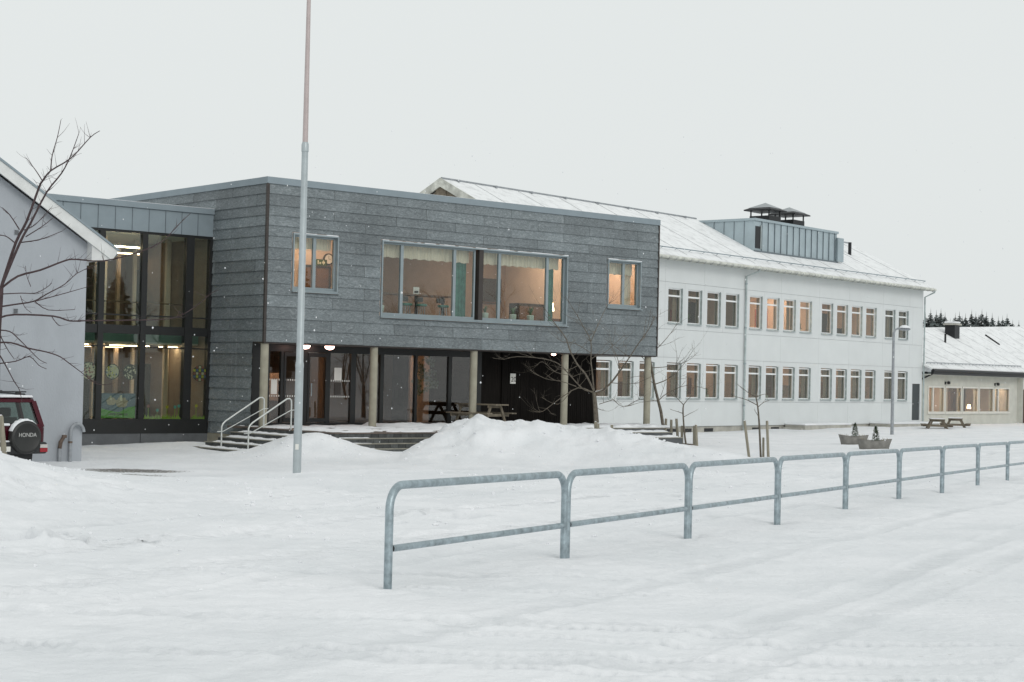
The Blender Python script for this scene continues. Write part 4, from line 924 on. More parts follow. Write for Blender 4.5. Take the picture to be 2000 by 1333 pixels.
    for (u, v) in ((13.95, 3.4), (16.55, 3.4)):
        b = MB(); b.box(u - .62, u + .62, v - .62, v + .62, zt + .1, 11.42); hd = b.build('roof_hood', M['black'], W)
        for (i, j) in ((-1, -1), (1, -1), (1, 1), (-1, 1)): MB().box(u + i * .57 - .03, u + i * .57 + .03, v + j * .57 - .03, v + j * .57 + .03, 11.42, 11.75).build('hood_post', M['black'], hd)
        c = MB(); q = .86; zc = 11.70
        c.box(u - q, u + q, v - q, v + q, zc, zc + .06)
        for (i, j, k, l_) in ((-1, -1, 1, -1), (1, -1, 1, 1), (1, 1, -1, 1), (-1, 1, -1, -1)): c.quad((u + i * q, v + j * q, zc + .061), (u + k * q, v + l_ * q, zc + .061), (u, v, 12.16))
        c.build('hood_cap', M['black'], hd)
        s = MB()
        for (i, j, k, l_) in ((-1, -1, 1, -1), (-1, 1, -1, -1)): s.quad((u + i * q * .8, v + j * q * .8, zc + .16), (u + k * q * .8, v + l_ * q * .8, zc + .16), (u + .0, v, 12.185))
        s.build('snow_dusting', M['joint'], hd)
    MB().tube([(22.95, 3.0, zroof(3) - .1), (22.95, 3.0, zroof(3) + .72)], .10, 10).build('vent_stack', M['black'], W)
build_wing()
def slab(u0, u1, v0, v1, lab):
    b = place('snowy_landing', 0, 0, 0, lab, 'landing', 'low landings along the white wing', (WO, WA))
    MB().box(u0, u1, v0, v1, -.6, .14).build('slab', M['plinth'], b); bevel(MB().box(u0 - .02, u1 + .02, v0 - .03, v1, .141, .235).build('snow_cap', M['snow'], b), .04, 3)
    MB().box(u0 - .22, u0 - .03, v0 + .1, v1, -.6, .02).build('step', M['plinth'], b)
slab(10.6, 15.6, -1.2, -.02, 'low snow-capped landing under the middle windows of the white wing')
slab(20.0, 26.2, -1.3, -.02, 'low snow-capped landing in front of the dark door')

# ================================================================== low annex with the chimney
A = empty('low_annex', WO, WA, 'low pale annex with five windows and a big snowy roof beside the white wing', 'building')
def build_annex():
    V = .15; wins = [(27.73, 29.80), (30.13, 32.25), (32.58, 34.70), (35.03, 37.06), (37.34, 39.58)]; z0, z1 = .75, 2.24
    holes = [(a, b_, z0, z1) for a, b_ in wins]
    c = MB()
    for (a, b_, d, e) in sub_rects(26.58, 41.0, -.5, 3.05, holes): c.box(a, b_, V, V + .25, d, e)
    c.box(26.6, 44, 8.0, 8.2, -.5, 3.05); c.build('wall', M['annex'], A)
    t = MB(); x = 26.6
    while x < 40.95:
        for (a, b_, d, e) in sub_rects(x, x + .025, -.4, 3.0, [(h[0] - .12, h[1] + .12, h[2] - .12, h[3] + .1) for h in holes]): t.box(a, b_, V - .018, V, d, e)
        x += .15
    tag(t.build('cladding_batten', M['annex'], A), kind='stuff')
    MB().box(26.65, 41.0, V + .26, 6, 2.9, 2.95).build('inside_ceiling', M['in_ceil'], A); MB().box(26.65, 41, 5.0, 5.1, 0, 2.9).build('inside_wall', M['in_wall_brown'], A); MB().box(26.65, 41, V + .26, 6, .05, .1).build('inside_floor', M['in_floor'], A)
    for (a, b_) in ((27.2, 29.5), (31.5, 34.5), (38.4, 40.4)): MB().box(a, b_, 1.6, 1.9, 2.82, 2.88).build('ceiling_lamp', M['wing_hot'], A)
    MB().box(31, 31.1, V + .3, 5, .1, 2.9).box(38, 38.1, V + .3, 5, .1, 2.9).build('inside_wall', M['in_wall'], A)
    for k, (a, b_) in enumerate(wins):
        w = MB(); f = .1
        w.box(a - .1, b_ + .1, V - .05, V + .08, z1, z1 + .1); w.box(a - .14, b_ + .14, V - .09, V + .08, z0 - .1, z0)
        w.box(a - .1, a, V - .05, V + .08, z0, z1); w.box(b_, b_ + .1, V - .05, V + .08, z0, z1)
        if k in (0, 4): x = a + (.55 if k == 0 else .5); w.box(x, x + .14, V - .04, V + .08, z0, z1)
        wi = w.build('window', M['cream_frame'], A)
        MB().box(a, b_, V + .04, V + .05, z0, z1).build('pane', M['glass_dim'], wi)
        MB().box(a, b_, V - .03, V + .02, z0, z0 + .05).build('sash', M['cream_frame'], wi)
    for (u, w_, z_) in ((29.2, .9, 2.0), (33.0, 1.2, .5), (34.6, .5, 1.9), (36.2, 1.1, 2.1), (40.2, .9, 2.0), (31.6, .7, 1.2)): MB().box(u + 1, u + 1 + w_, 2.4, 2.9, .1, .1 + z_).build('inside_cupboard', M['in_wood'], A)
    MB().lathe([(.10, 0), (.13, .02), (.08, .26)], (35.2, .9, .95), 12).build('table_lamp', M['glow'], A, True)
    for u in (30.0, 37.35):
        l_ = MB().box(u - .06, u + .06, V - .06, V - .019, 2.45, 2.62).build('wall_lamp', M['black'], A); MB().lathe([(.02, .1), (.09, .08), (.10, -.06), (.03, -.1)], (u + .12, V - .2, 2.55), 12).build('lamp_globe', M['black'], l_, True)
        MB().tube([(u, V - .06, 2.56), (u + .12, V - .2, 2.66)], .015, 6).build('lamp_arm', M['black'], l_)
    r = MB(); ve = -.6
    def rp(u, v):  # roof surface
        zr = 5.76 + .042 * (u - 26.62); return 3.42 + (zr - 3.42) * (v - ve) / (5 - ve)
    top = []; us = np.linspace(26.58, 58, 14)
    for a, b_ in zip(us[:-1], us[1:]):
        r.quad((a, ve, rp(a, ve)), (b_, ve, rp(b_, ve)), (b_, 5, rp(b_, 5)), (a, 5, rp(a, 5))); r.quad((a, 5, rp(a, 5)), (b_, 5, rp(b_, 5)), (b_, 10.6, 3.4), (a, 10.6, 3.4))
        r.quad((a, ve, rp(a, ve) - .12), (a, 5, rp(a, 5) - .12), (b_, 5, rp(b_, 5) - .12), (b_, ve, rp(b_, ve) - .12)); r.quad((a, ve, 3.30), (b_, ve, 3.30), (b_, ve, 3.42), (a, ve, 3.42))
    r.quad((26.58, ve, 3.30), (26.58, ve, 3.42), (26.58, 5, rp(26.58, 5)), (26.58, 5, rp(26.58, 5) - .12))
    rf = r.build('roof', M['roof'], A)
    sg = MB(); sg.tube([(26.9, -.1, rp(26.9, -.1) + .1), (41, -.1, rp(41, -.1) + .1)], .03, 5)
    for u in np.arange(27, 41, .5): sg.tube([(u, -.1, rp(u, -.1) + .1), (u, -.05, rp(u, -.05))], .015, 4)
    sg.build('snow_guard', M['pipe'], rf)
    MB().tube([(26.6, ve - .07, 3.27), (41.0, ve - .07, 3.27)], .09, 8).build('gutter', M['black'], A)
    MB().box(26.6, 41, ve - .0, ve + .05, 3.02, 3.28).build('fascia_board', M['black'], A)
    MB().tube([(26.66, ve - .07, 3.2), (26.66, ve, 3.05), (26.66, .05, 2.75)], .05, 8).build('downpipe', M['black'], A)
    MB().box(26.6, 41, ve + .05, V, 3.0, 3.04).build('eave_soffit', M['annex'], A)
    ch = MB().box(38.6, 39.35, 3.5, 4.2, 5.0, 6.42).build('chimney', M['black'], rf); MB().box(38.5, 39.45, 3.4, 4.3, 6.42, 6.52).build('chimney_cap', M['plinth'], ch); bevel(MB().box(38.55, 39.4, 3.45, 4.25, 6.521, 6.66).build('snow_cap', M['snow'], ch), .06, 3)
    MB().tube([(36.1, 3.0, 5.0), (36.1, 3.0, 5.75)], .07, 8).build('vent_stack', M['black'], rf)
    MB().tube([(44.4, 3.9, rp(44.4, 3.9) + .06), (44.0, 2.7, rp(44, 2.7) + .06)], .05, 6).build('roof_ladder', M['black'], rf)
    for u in np.arange(29, 57, 2.4): MB().tube([(u, 4.9, rp(u, 4.9) + .008), (u, ve + .1, rp(u, ve + .1) + .008)], .009, 4).build('roof_seam', M['seam_light'], rf)
    w = MB().box(41.0, 46, -.25, 6, -.5, 3.0).build('wing_wall', M['annex'], A)
    d = MB(); x = 41.05
    while x < 44: d.box(x, x + .11, -.28, -.251, -.3, 2.24); x += .12
    d.build('brown_door', M['brown'], A)
build_annex()

# ================================================================== galvanised hoop rails along the road
names = ['nearest galvanised hoop rail, its free end post standing in open snow', 'second galvanised hoop rail from the near end of the row', 'third galvanised hoop rail from the near end of the row', 'fourth galvanised hoop rail from the near end of the row', 'fifth galvanised hoop rail, in front of the first boat planter', 'sixth galvanised hoop rail, third from the far end in view', 'seventh galvanised hoop rail, just left of the last full one', 'eighth galvanised hoop rail, last one fully in view', 'ninth galvanised hoop rail, cut off by the picture edge']
def rail_meshes():
    L_, r, br, sl = 2.94, .030, .165, -.0123
    top = .745 - r
    arc = lambda cx, cz, a0, a1: [(cx + br * math.cos(t), 0, cz + br * math.sin(t)) for t in np.linspace(a0, a1, 9)]
    pts = [(0, 0, -.5), (0, 0, .3)] + arc(br, top - br, math.pi, math.pi / 2) + [(L_ * .5, 0, top + sl * L_ * .5)] + [(x, y, z + sl * L_) for x, y, z in arc(L_ - br, top - br, math.pi / 2, 0)] + [(L_, 0, .3), (L_, 0, -.55)]
    hoop = MB().tube(pts, r, 14).mesh('hoop', M['galv'], True)
    mid = MB().tube([(r * .9, 0, .275), (L_ - r * .9, 0, .275 + sl * L_)], .0245, 12).mesh('mid_rail', M['galv'], True)
    cap = MB().tube([(r - .004, -.0, .275), (r + .012, 0, .275)], .0255, 12).mesh('end_plug', M['rubber'], True)
    return hoop, mid, cap
RM = rail_meshes(); RA = R(90 - 26.48)
for k, lab in enumerate(names):
    s_ = 3.0 * k + .0
    o = empty('hoop_rail', (RX + math.cos(RA) * s_, RY + math.sin(RA) * s_, .778 - .0123 * s_), RA, lab, 'railing', 'hoop rails along the road')
    for nm, me in zip(('hoop', 'mid_rail', 'end_plug'), RM): obj(nm, me, o)

# ================================================================== flagpole, street lamp
p = at(580, 918, 30)
fp = empty('flagpole', (p.x, p.y, 0), 0, 'tall tapering flagpole, pale grey below and pinkish above, in front of the slate building', 'flagpole')
MB().lathe([(.076, -.3), (.073, 2.42), (.073, 2.45), (.066, 2.47), (.058, 6.28)], (0, 0, 0), 20).build('lower_mast', M['pole'], fp, True)
MB().lathe([(.066, 6.24), (.066, 6.37), (.05, 6.41)], (0, 0, 0), 20).build('collar', M['pole'], fp, True)
MB().lathe([(.075, 2.36), (.077, 2.38), (.077, 2.41), (.073, 2.44)], (0, 0, 0), 20).build('collar', M['pole'], fp, True)
MB().lathe([(.050, 6.40), (.036, 9.2), (.026, 11.6), (.03, 11.62), (.04, 11.7), (.01, 11.75)], (0, 0, 0), 18).build('upper_mast', M['pole_top'], fp, True)
MB().box(-.03, .03, -.085, -.07, .9, 1.0).build('hatch', M['paper'], fp)
lp = empty('street_lamp', (17.78, 78.1, 0), 0, 'grey street lamp with snow on its head before the white wing', 'street lamp')
MB().lathe([(.085, -.3), (.075, 1.0), (.06, 4.55)], (0, 0, 0), 14).build('pole', M['pipe'], lp, True)
MB().tube([(0, 0, 4.5), (.01, 0, 4.75), (.06, 0, 4.9), (.2, -.02, 4.97), (.34, -.03, 4.97)], [.06, .055, .05, .045, .04], 10).build('arm', M['pipe'], lp, True)
h = MB()
for k, (x, w, t) in enumerate(((.22, .05, .04), (.3, .11, .06), (.5, .14, .08), (.68, .12, .06), (.76, .05, .03))): h.v += [(x, -.03 + w * math.cos(a), 4.94 + t * math.sin(a)) for a in np.linspace(0, 2 * math.pi, 13)[:-1]]
for k in range(4):
    for j in range(12): h.f.append((k * 12 + j, k * 12 + (j + 1) % 12, (k + 1) * 12 + (j + 1) % 12, (k + 1) * 12 + j))
h.f += [tuple(range(12)), tuple(range(48, 60))]; h.build('lamp_head', M['pipe'], lp, True)
h2 = MB(); h2.lathe([(.0, .14), (.1, .13), (.2, .085), (.25, .02), (.25, .0)][::-1], (.50, -.03, 4.99), 18); h2.build('snow_cap', M['snow'], lp, True)

# ================================================================== red off-roader with the spare wheel
def build_car():
    sp = at(53, 855, 37); hd = R(135)
    lx, ly = -2.36, -.30
    ox = sp.x - (lx * math.cos(hd) - ly * math.sin(hd)); oy = sp.y - (lx * math.sin(hd) + ly * math.cos(hd))
    z0 = -.06
    c = empty('red_car', (ox, oy, z0), hd, 'dark red off-road car with a black spare wheel cover and snow on its roof', 'car')
    # lower body: loft of rounded sections along x
    def section(x, hw, zb, zt, r=.10):
        P = []
        for (cy, cz, a0) in ((hw - r, zb + r, -90), (hw - r * .6, zt - r * .6, 0), (-hw + r * .6, zt - r * .6, 90), (-hw + r, zb + r, 180)):
            rr = r if a0 in (-90, 180) else r * .6
            for t in (0, 30, 60, 90): P.append((x, cy + rr * math.cos(R(a0 + t)), cz + rr * math.sin(R(a0 + t))))
        return P
    def loft(secs, name, mat):
        m = MB(); n = len(secs[0])
        for s_ in secs: m.v += s_
        for k in range(len(secs) - 1):
            for j in range(n): m.f.append((k * n + j, k * n + (j + 1) % n, (k + 1) * n + (j + 1) % n, (k + 1) * n + j))
        m.f += [tuple(range(n))[::-1], tuple((len(secs) - 1) * n + j for j in range(n))]
        return m.build(name, mat, c, True)
    loft([section(-2.14, .80, .50, .98), section(-2.08, .86, .42, 1.02), section(-1.2, .875, .36, 1.03), section(.7, .875, .36, 1.02), section(1.0, .87, .36, .98), section(1.9, .83, .38, .90), section(2.12, .74, .45, .80)], 'body', M['red'])
    # cabin frame
    rf = loft([section(-1.96, .66, 1.535, 1.60, .03), section(-1.85, .70, 1.53, 1.635, .04), section(-.3, .71, 1.54, 1.66, .04), (section(.35, .66, 1.50, 1.62, .04))], 'roof', M['red'])
    def post(b, t, w=.05, d=.06):
        b, t = Vector(b), Vector(t); MB().hexa([b + Vector((-d, -w, 0)), b + Vector((d, -w, 0)), b + Vector((d, w, 0)), b + Vector((-d, w, 0)), t + Vector((-d, -w, 0)), t + Vector((d, -w, 0)), t + Vector((d, w, 0)), t + Vector((-d, w, 0))]).build('pillar', M['red'], c)
    for s_ in (-1, 1):
        post((-2.06, s_ * .79, 1.0), (-1.90, s_ * .655, 1.57), .055, .07); post((-1.25, s_ * .80, 1.0), (-1.2, s_ * .67, 1.57), .03, .07); post((-.15, s_ * .81, 1.0), (-.2, s_ * .68, 1.57), .03, .06); post((1.0, s_ * .78, .98), (.35, s_ * .65, 1.55), .035, .06)
    MB().box(-2.135, -2.08, -.78, .78, .96, 1.06).build('tailgate_top', M['red'], c)
    g = MB(); g.quad((-2.10, -.74, 1.03), (-2.10, .74, 1.03), (-1.93, .62, 1.55), (-1.93, -.62, 1.55)); g.build('rear_window', M['car_glass'], c)
    for s_ in (-1, 1):
        g = MB()
        for (a, b_, e, f_) in ((-1.99, -1.3, -1.86, -1.26), (-1.2, -.2, -1.15, -.22), (-.1, .95, -.14, .36)): g.quad((a, s_ * .80, 1.01), (b_, s_ * .805, 1.01), (f_, s_ * .675, 1.55), (e, s_ * .67, 1.55))
        g.build('side_window', M['car_glass'], c)
    MB().quad((1.02, -.74, 1.0), (1.02, .74, 1.0), (.40, .62, 1.55), (.40, -.62, 1.55)).build('windscreen', M['car_glass'], c)
    MB().box(-2.0, .9, -.72, .72, .70, .74).build('cabin_floor', M['seat'], c)
    for (x, y) in ((-1.3, -.36), (-1.3, .36), (-.2, -.38), (-.2, .38)):
        st = MB().box(x, x + .14, y - .26, y + .26, .74, 1.18).build('seat', M['seat'], c); hr = MB().box(x + .02, x + .12, y - .13, y + .13, 1.19, 1.40); bevel(hr.build('headrest', M['seat'], st), .04, 3)
    # bumper, lamps, plate
    bp = MB().box(-2.27, -2.05, -.86, .86, .40, .66).build('rear_bumper', M['plastic'], c); bevel(bp, .05, 3)
    fb = MB().box(2.02, 2.22, -.82, .82, .36, .62).build('front_bumper', M['plastic'], c); bevel(fb, .05, 3)
    for s_ in (-1, 1):
        MB().box(-2.285, -2.10, s_ * .76 - .09, s_ * .76 + .09, .44, .53).build('tail_lamp', M['lamp_red'], c); MB().box(-2.283, -2.10, s_ * .76 - .088, s_ * .76 + .088, .535, .61).build('reverse_lamp', M['lamp_clear'], c)
        bevel(MB().box(2.0, 2.15, s_ * .60 - .16, s_ * .60 + .16, .68, .82).build('headlight', M['lamp_clear'], c), .03, 2)
    MB().box(-2.285, -2.272, .05, .55, .46, .57).build('number_plate', M['paper'], c)
    # spare wheel: covered disc
    def xl(prof, cx, cy, cz, n=32):
        m = MB(); base = 0
        for (r_, x) in prof: m.v += [(cx + x, cy + r_ * math.cos(2 * math.pi * j / n), cz + r_ * math.sin(2 * math.pi * j / n)) for j in range(n)]
        for k in range(len(prof) - 1):
            for j in range(n): m.f.append((k * n + j, k * n + (j + 1) % n, (k + 1) * n + (j + 1) % n, (k + 1) * n + j))
        m.f += [tuple(range(n))[::-1], tuple((len(prof) - 1) * n + j for j in range(n))]
        return m
    zc = .77
    sw = xl([(.30, -.01), (.355, -.03), (.372, -.08), (.372, -.17), (.355, -.205), (.31, -.222), (.30, -.215)], -2.14, ly, zc).build('spare_wheel_cover', M['cover'], c, True)
    text('HONDA', sw, (-2.14 - .2185, ly + .205, zc + .015), .125, M['letter'], 'maker_lettering', (math.pi / 2, 0, -math.pi / 2), .004, .93)
    n = MB(); K = 24
    for k in range(K + 1):
        a = math.pi * (.12 + .62 * k / K); th = .034 * math.sin(math.pi * k / K) ** .6 * (1 + .3 * math.sin(k * 1.7)) + .003
        for (r_, x) in ((.37, -.02), (.372 + th, -.05), (.372 + th, -.16), (.368, -.20)): n.v.append((-2.14 + x, ly + r_ * math.cos(a), zc + r_ * math.sin(a)))
    for k in range(K):
        for j in range(3): n.f.append((k * 4 + j, k * 4 + j + 1, k * 4 + j + 5, k * 4 + j + 4))
    n.build('snow_rim', M['snow'], sw, True)
    for x in (-1.32, 1.32):
        for s_ in (-1, 1):
            m = MB(); nn_ = 28; pr = [(.22, -.10), (.31, -.11), (.345, -.08), (.345, .08), (.31, .11), (.22, .10)]
            for (r_, y) in pr: m.v += [(x + r_ * math.cos(2 * math.pi * j / nn_), s_ * .74 + y, .345 + r_ * math.sin(2 * math.pi * j / nn_)) for j in range(nn_)]
            for k in range(len(pr) - 1):
                for j in range(nn_): m.f.append((k * nn_ + j, k * nn_ + (j + 1) % nn_, (k + 1) * nn_ + (j + 1) % nn_, (k + 1) * nn_ + j))
            m.f += [tuple(range(nn_)), tuple((len(pr) - 1) * nn_ + j for j in range(nn_))[::-1]]
            w = m.build('wheel', M['rubber'], c, True)
            MB().tube([(x, s_ * .74 + s_ * .09, .345), (x, s_ * .74 + s_ * .115, .345)], .20, 20).build('rim', M['galv'], w)
    MB().box(-2.0, 1.9, -.62, .62, .28, .42).build('underbody', M['plastic'], c)
    for s_ in (-1, 1): MB().tube([(-1.7, s_ * .6, 1.655), (-1.65, s_ * .6, 1.71), (.15, s_ * .6, 1.73), (.2, s_ * .6, 1.66)], .018, 6).build('roof_rail', M['plastic'], c)
    for x in (-1.45, -.35):
        cb = MB().box(x, x + .05, -.75, .75, 1.745, 1.775).build('cross_bar', M['plastic'], c)
        for s_ in (-1, 1): MB().box(x - .02, x + .07, s_ * .56 - .05, s_ * .56 + .05, 1.66, 1.745).build('foot', M['plastic'], cb)
    bevel(MB().box(-1.93, .28, -.66, .66, 1.636, 1.69).build('roof_snow', M['snow'], c), .03, 3)
    bevel(MB().box(-2.25, -2.06, -.2, .74, .663, .70).build('bumper_snow', M['snow'], c), .02, 2)
    bevel(MB().box(-2.20, -2.10, .02, .70, 1.02, 1.075).build('ledge_snow', M['snow'], c), .025, 3)
build_car()

# ================================================================== picnic tables
def picnic(loc, rz, lab, snow=.03):
    t = empty('picnic_table', loc, rz, lab, 'picnic table', 'wooden picnic tables')
    for k in range(5): MB().box(-.36 + k * .147, -.36 + k * .147 + .135, -.85, .85, .70, .74).build('top_plank', M['wood'], t)
    for s_ in (-1, 1):
        for k in range(2): MB().box(s_ * .68 - .14 + k * .145, s_ * .68 - .14 + k * .145 + .13, -.85, .85, .42, .46).build('seat_plank', M['wood'], t)
    for y in (-.6, .6):
        for s_ in (-1, 1):
            MB().hexa([(s_ * .62 - .05, y, 0), (s_ * .62 + .05, y, 0), (s_ * .62 + .05, y + .045, 0), (s_ * .62 - .05, y + .045, 0), (s_ * .26 - .05, y, .70), (s_ * .26 + .05, y, .70), (s_ * .26 + .05, y + .045, .70), (s_ * .26 - .05, y + .045, .70)]).build('leg', M['wood'], t)
        MB().box(-.80, .80, y + .046, y + .09, .33, .419).build('cross_beam', M['wood'], t); MB().box(-.36, .36, y + .046, y + .09, .61, .70).build('top_beam', M['wood'], t)
    if snow: bevel(MB().box(-.35, .36, -.83, .83, .741, .741 + snow).build('snow_layer', M['snow'], t), .012, 2)
def sw_(u, v, z, fr=(SO, SA)): (ox, oy, _), a = fr; return (ox + u * math.cos(a) - v * math.sin(a), oy + u * math.sin(a) + v * math.cos(a), z)
picnic(sw_(8.75, .45, .645), SA + R(14), 'weathered picnic table on the terrace behind a concrete column', 0)
picnic((23.3, 91.6, gz(23.3, 91.6) - .22), WA + R(120), 'wooden picnic table in the yard nearer the dark door of the white wing')
picnic((25.0, 94.2, gz(25, 94.2) - .22), WA + R(112), 'wooden picnic table in the yard below the annex windows')

# ================================================================== boat-shaped planters
def planter(x, y, ln, rz, lab, seed):
    random.seed(seed); z = gz(x, y)
    p = empty('boat_planter', (x, y, z - .06), rz, lab, 'planter', 'boat planters in the yard')
    m = MB(); N = 13; prof = [(.0, .0), (.55, .0), (.85, .13), (1.0, .36), (.86, .36), (.80, .30), (.0, .30)]
    for k in range(N):
        t = -1 + 2 * k / (N - 1); w = .30 * (1 - abs(t) ** 3.2) ** .6 + .02; sheer = .07 * t * t
        for sgn in (-1, 1):
            for (r_, h) in prof: m.v.append((t * ln / 2 * (.80 + .20 * min(1, h / .36)), sgn * w * r_, h + (sheer if h > .1 else 0)))
    q = len(prof)
    for k in range(N - 1):
        for sg in (0, 1):
            for j in range(q - 1): a = k * 2 * q + sg * q + j; b = a + 2 * q; m.f.append((a, a + 1, b + 1, b) if sg else (a, b, b + 1, a + 1))
    m.build('hull', M['planter'], p, True)
    MB().box(-ln * .42, ln * .42, -.24, .24, -.15, .012).build('foot_slab', M['planter'], p)
    bevel(MB().box(-ln * .40, ln * .40, -.19, .19, .27, .345).build('snow_fill', M['snow'], p), .03, 2)
    c = MB()
    for k in range(420):
        h = random.random(); rr = .16 * (1 - h) ** .7 * (.55 + .45 * random.random()); a = random.uniform(0, 6.28); s_ = .028
        px, py, pz = rr * math.cos(a) + .05, rr * math.sin(a), .34 + .5 * h; d = Vector((math.cos(a), math.sin(a), .9)).normalized() * .06; e = Vector((-math.sin(a), math.cos(a), 0)) * s_ * .5
        b = Vector((px, py, pz)); c.quad(b - e, b + e, b + d)
    c.build('dwarf_conifer', M['conifer'], p)
    s = MB()
    for k in range(70):
        h = random.random(); rr = .15 * (1 - h) ** .7; a = random.uniform(0, 6.28); b = Vector((rr * math.cos(a) + .05, rr * math.sin(a), .39 + .5 * h)); r_ = random.uniform(.012, .03)
        s.quad(b + Vector((-r_, -r_, 0)), b + Vector((r_, -r_, .004)), b + Vector((r_, r_, 0)), b + Vector((-r_, r_, .004)))
    s.build('snow_tuft', M['snow'], p)['kind'] = 'stuff'
    d = MB()
    for k in range(60):
        a = random.uniform(0, 6.28); bx = random.choice((-1, 1)) * random.uniform(.18, .4) * ln; b = Vector((bx, random.uniform(-.1, .1), .33)); t = b + Vector((.1 * math.cos(a), .1 * math.sin(a), random.uniform(.05, .16)))
        d.quad(b - Vector((.006, 0, 0)), b + Vector((.006, 0, 0)), t)
    d.build('dry_stems', M['dry'], p)['kind'] = 'stuff'
planter(12.82, 62.6, 1.12, R(-8), 'grey boat-shaped planter with a dwarf conifer, the farther of the two', 3)
planter(12.55, 57.8, 1.22, R(-5), 'grey boat-shaped planter with a dwarf conifer, the nearer of the two', 4)
e0, e1 = at(1253, 861, 62.), at(1352, 868, 59.3)
ls = empty('low_timber_edge', (e0.x, e0.y, 0), math.atan2(e1.y - e0.y, e1.x - e0.x), 'low dark timber edging in the snow around the young trees', 'edging')
LE = math.hypot(e1.x - e0.x, e1.y - e0.y); MB().box(0, LE, -.06, .06, -.4, .07).build('timber', M['deck'], ls)
bevel(MB().box(.3, LE * .5, -.05, .05, .071, .10).build('snow_cap', M['snow'], ls), .01, 2)

# ================================================================== bare trees
def smooth_path(P, n=3):
    out = []
    for i in range(len(P) - 1):
        p0, p1, p2, p3 = P[max(i - 1, 0)], P[i], P[i + 1], P[min(i + 2, len(P) - 1)]
        for k in range(n):
            t = k / n; out.append(.5 * ((2 * p1) + (p2 - p0) * t + (2 * p0 - 5 * p1 + 4 * p2 - p3) * t * t + (3 * p1 - p0 - 3 * p2 + p3) * t ** 3))
    out.append(P[-1]); return out
def twigs(m, path, rad, n, lmin, lmax, r, lift=.4, depth=0):
    for k in range(n):
        i = random.randint(max(1, len(path) // 4), len(path) - 1); p = path[i]; t = (path[i] - path[i - 1]).normalized()
        d = (t * random.uniform(.3, .9) + Vector((random.uniform(-1, 1), random.uniform(-1, 1), random.uniform(-.4, 1) * lift + .1))).normalized()
        l_ = random.uniform(lmin, lmax); q = [p, p + d * l_ * .5 + Vector((0, 0, random.uniform(-.03, .04))) * l_, p + d * l_ + Vector((0, 0, random.uniform(-.05, .25))) * l_]
        q = smooth_path(q, 2); r0 = min(rad[i] * .7, r)
        m.tube(q, [r0 * (1 - .7 * j / (len(q) - 1)) for j in range(len(q))], 5)
        if depth and l_ > lmin * 1.3: twigs(m, q, [r0] * len(q), 2, lmin * .4, lmax * .45, r * .6, lift, depth - 1)
def bare_tree(name, label, trunk, branches, Y, mat, r0, tw, group=None, tr=.006, snowy=(), long_=0):
    """trunk and branches surveyed as outline points at distance Y, each branch swinging to its own depth"""
    base = at(*trunk[0], Y); t = empty(name, (base.x, base.y, base.z), 0, label, 'tree', group); o = Vector((base.x, base.y, base.z))
    P = smooth_path([at(x, y, Y) - o for x, y in trunk]); n = len(P)
    P = [P[0] - Vector((0, 0, .4))] + P
    MB().tube(P, [r0 * (1.15 - .55 * k / n) for k in range(n + 1)], 9).build('trunk', mat, t, True)
    for bi, (pts, ra, rb) in enumerate(branches):
        sw = random.uniform(-1, 1); m = MB(); K = len(pts)
        L_ = sum(math.dist(pts[i], pts[i + 1]) for i in range(K - 1)) * Y / FPX
        Q = smooth_path([at(x, y, Y + sw * .55 * L_ * (k / max(K - 1, 1)) ** 1.2) - o for k, (x, y) in enumerate(pts)])
        rad = [ra + (rb - ra) * k / (len(Q) - 1) for k in range(len(Q))]
        m.tube(Q, rad, 7); twigs(m, Q, rad, int(tw * L_ + 1), .08, .34, tr, .5, 0)
        if long_: twigs(m, Q, rad, int(long_ * L_ + 1), .3, .95, tr * 1.15, .55, 1)
        br = m.build('branch', mat, t, True)
        if bi in snowy:
            s = MB(); K2 = max(4, len(Q) // 2); s.tube([q + Vector((0, 0, r_ * .62)) for q, r_ in zip(Q[:K2], rad)], [r_ * .62 * (1 - .8 * j / K2) for j, r_ in enumerate(rad[:K2])], 6); s.build('snow_strip', M['snow'], br, True)
    return t
random.seed(21)
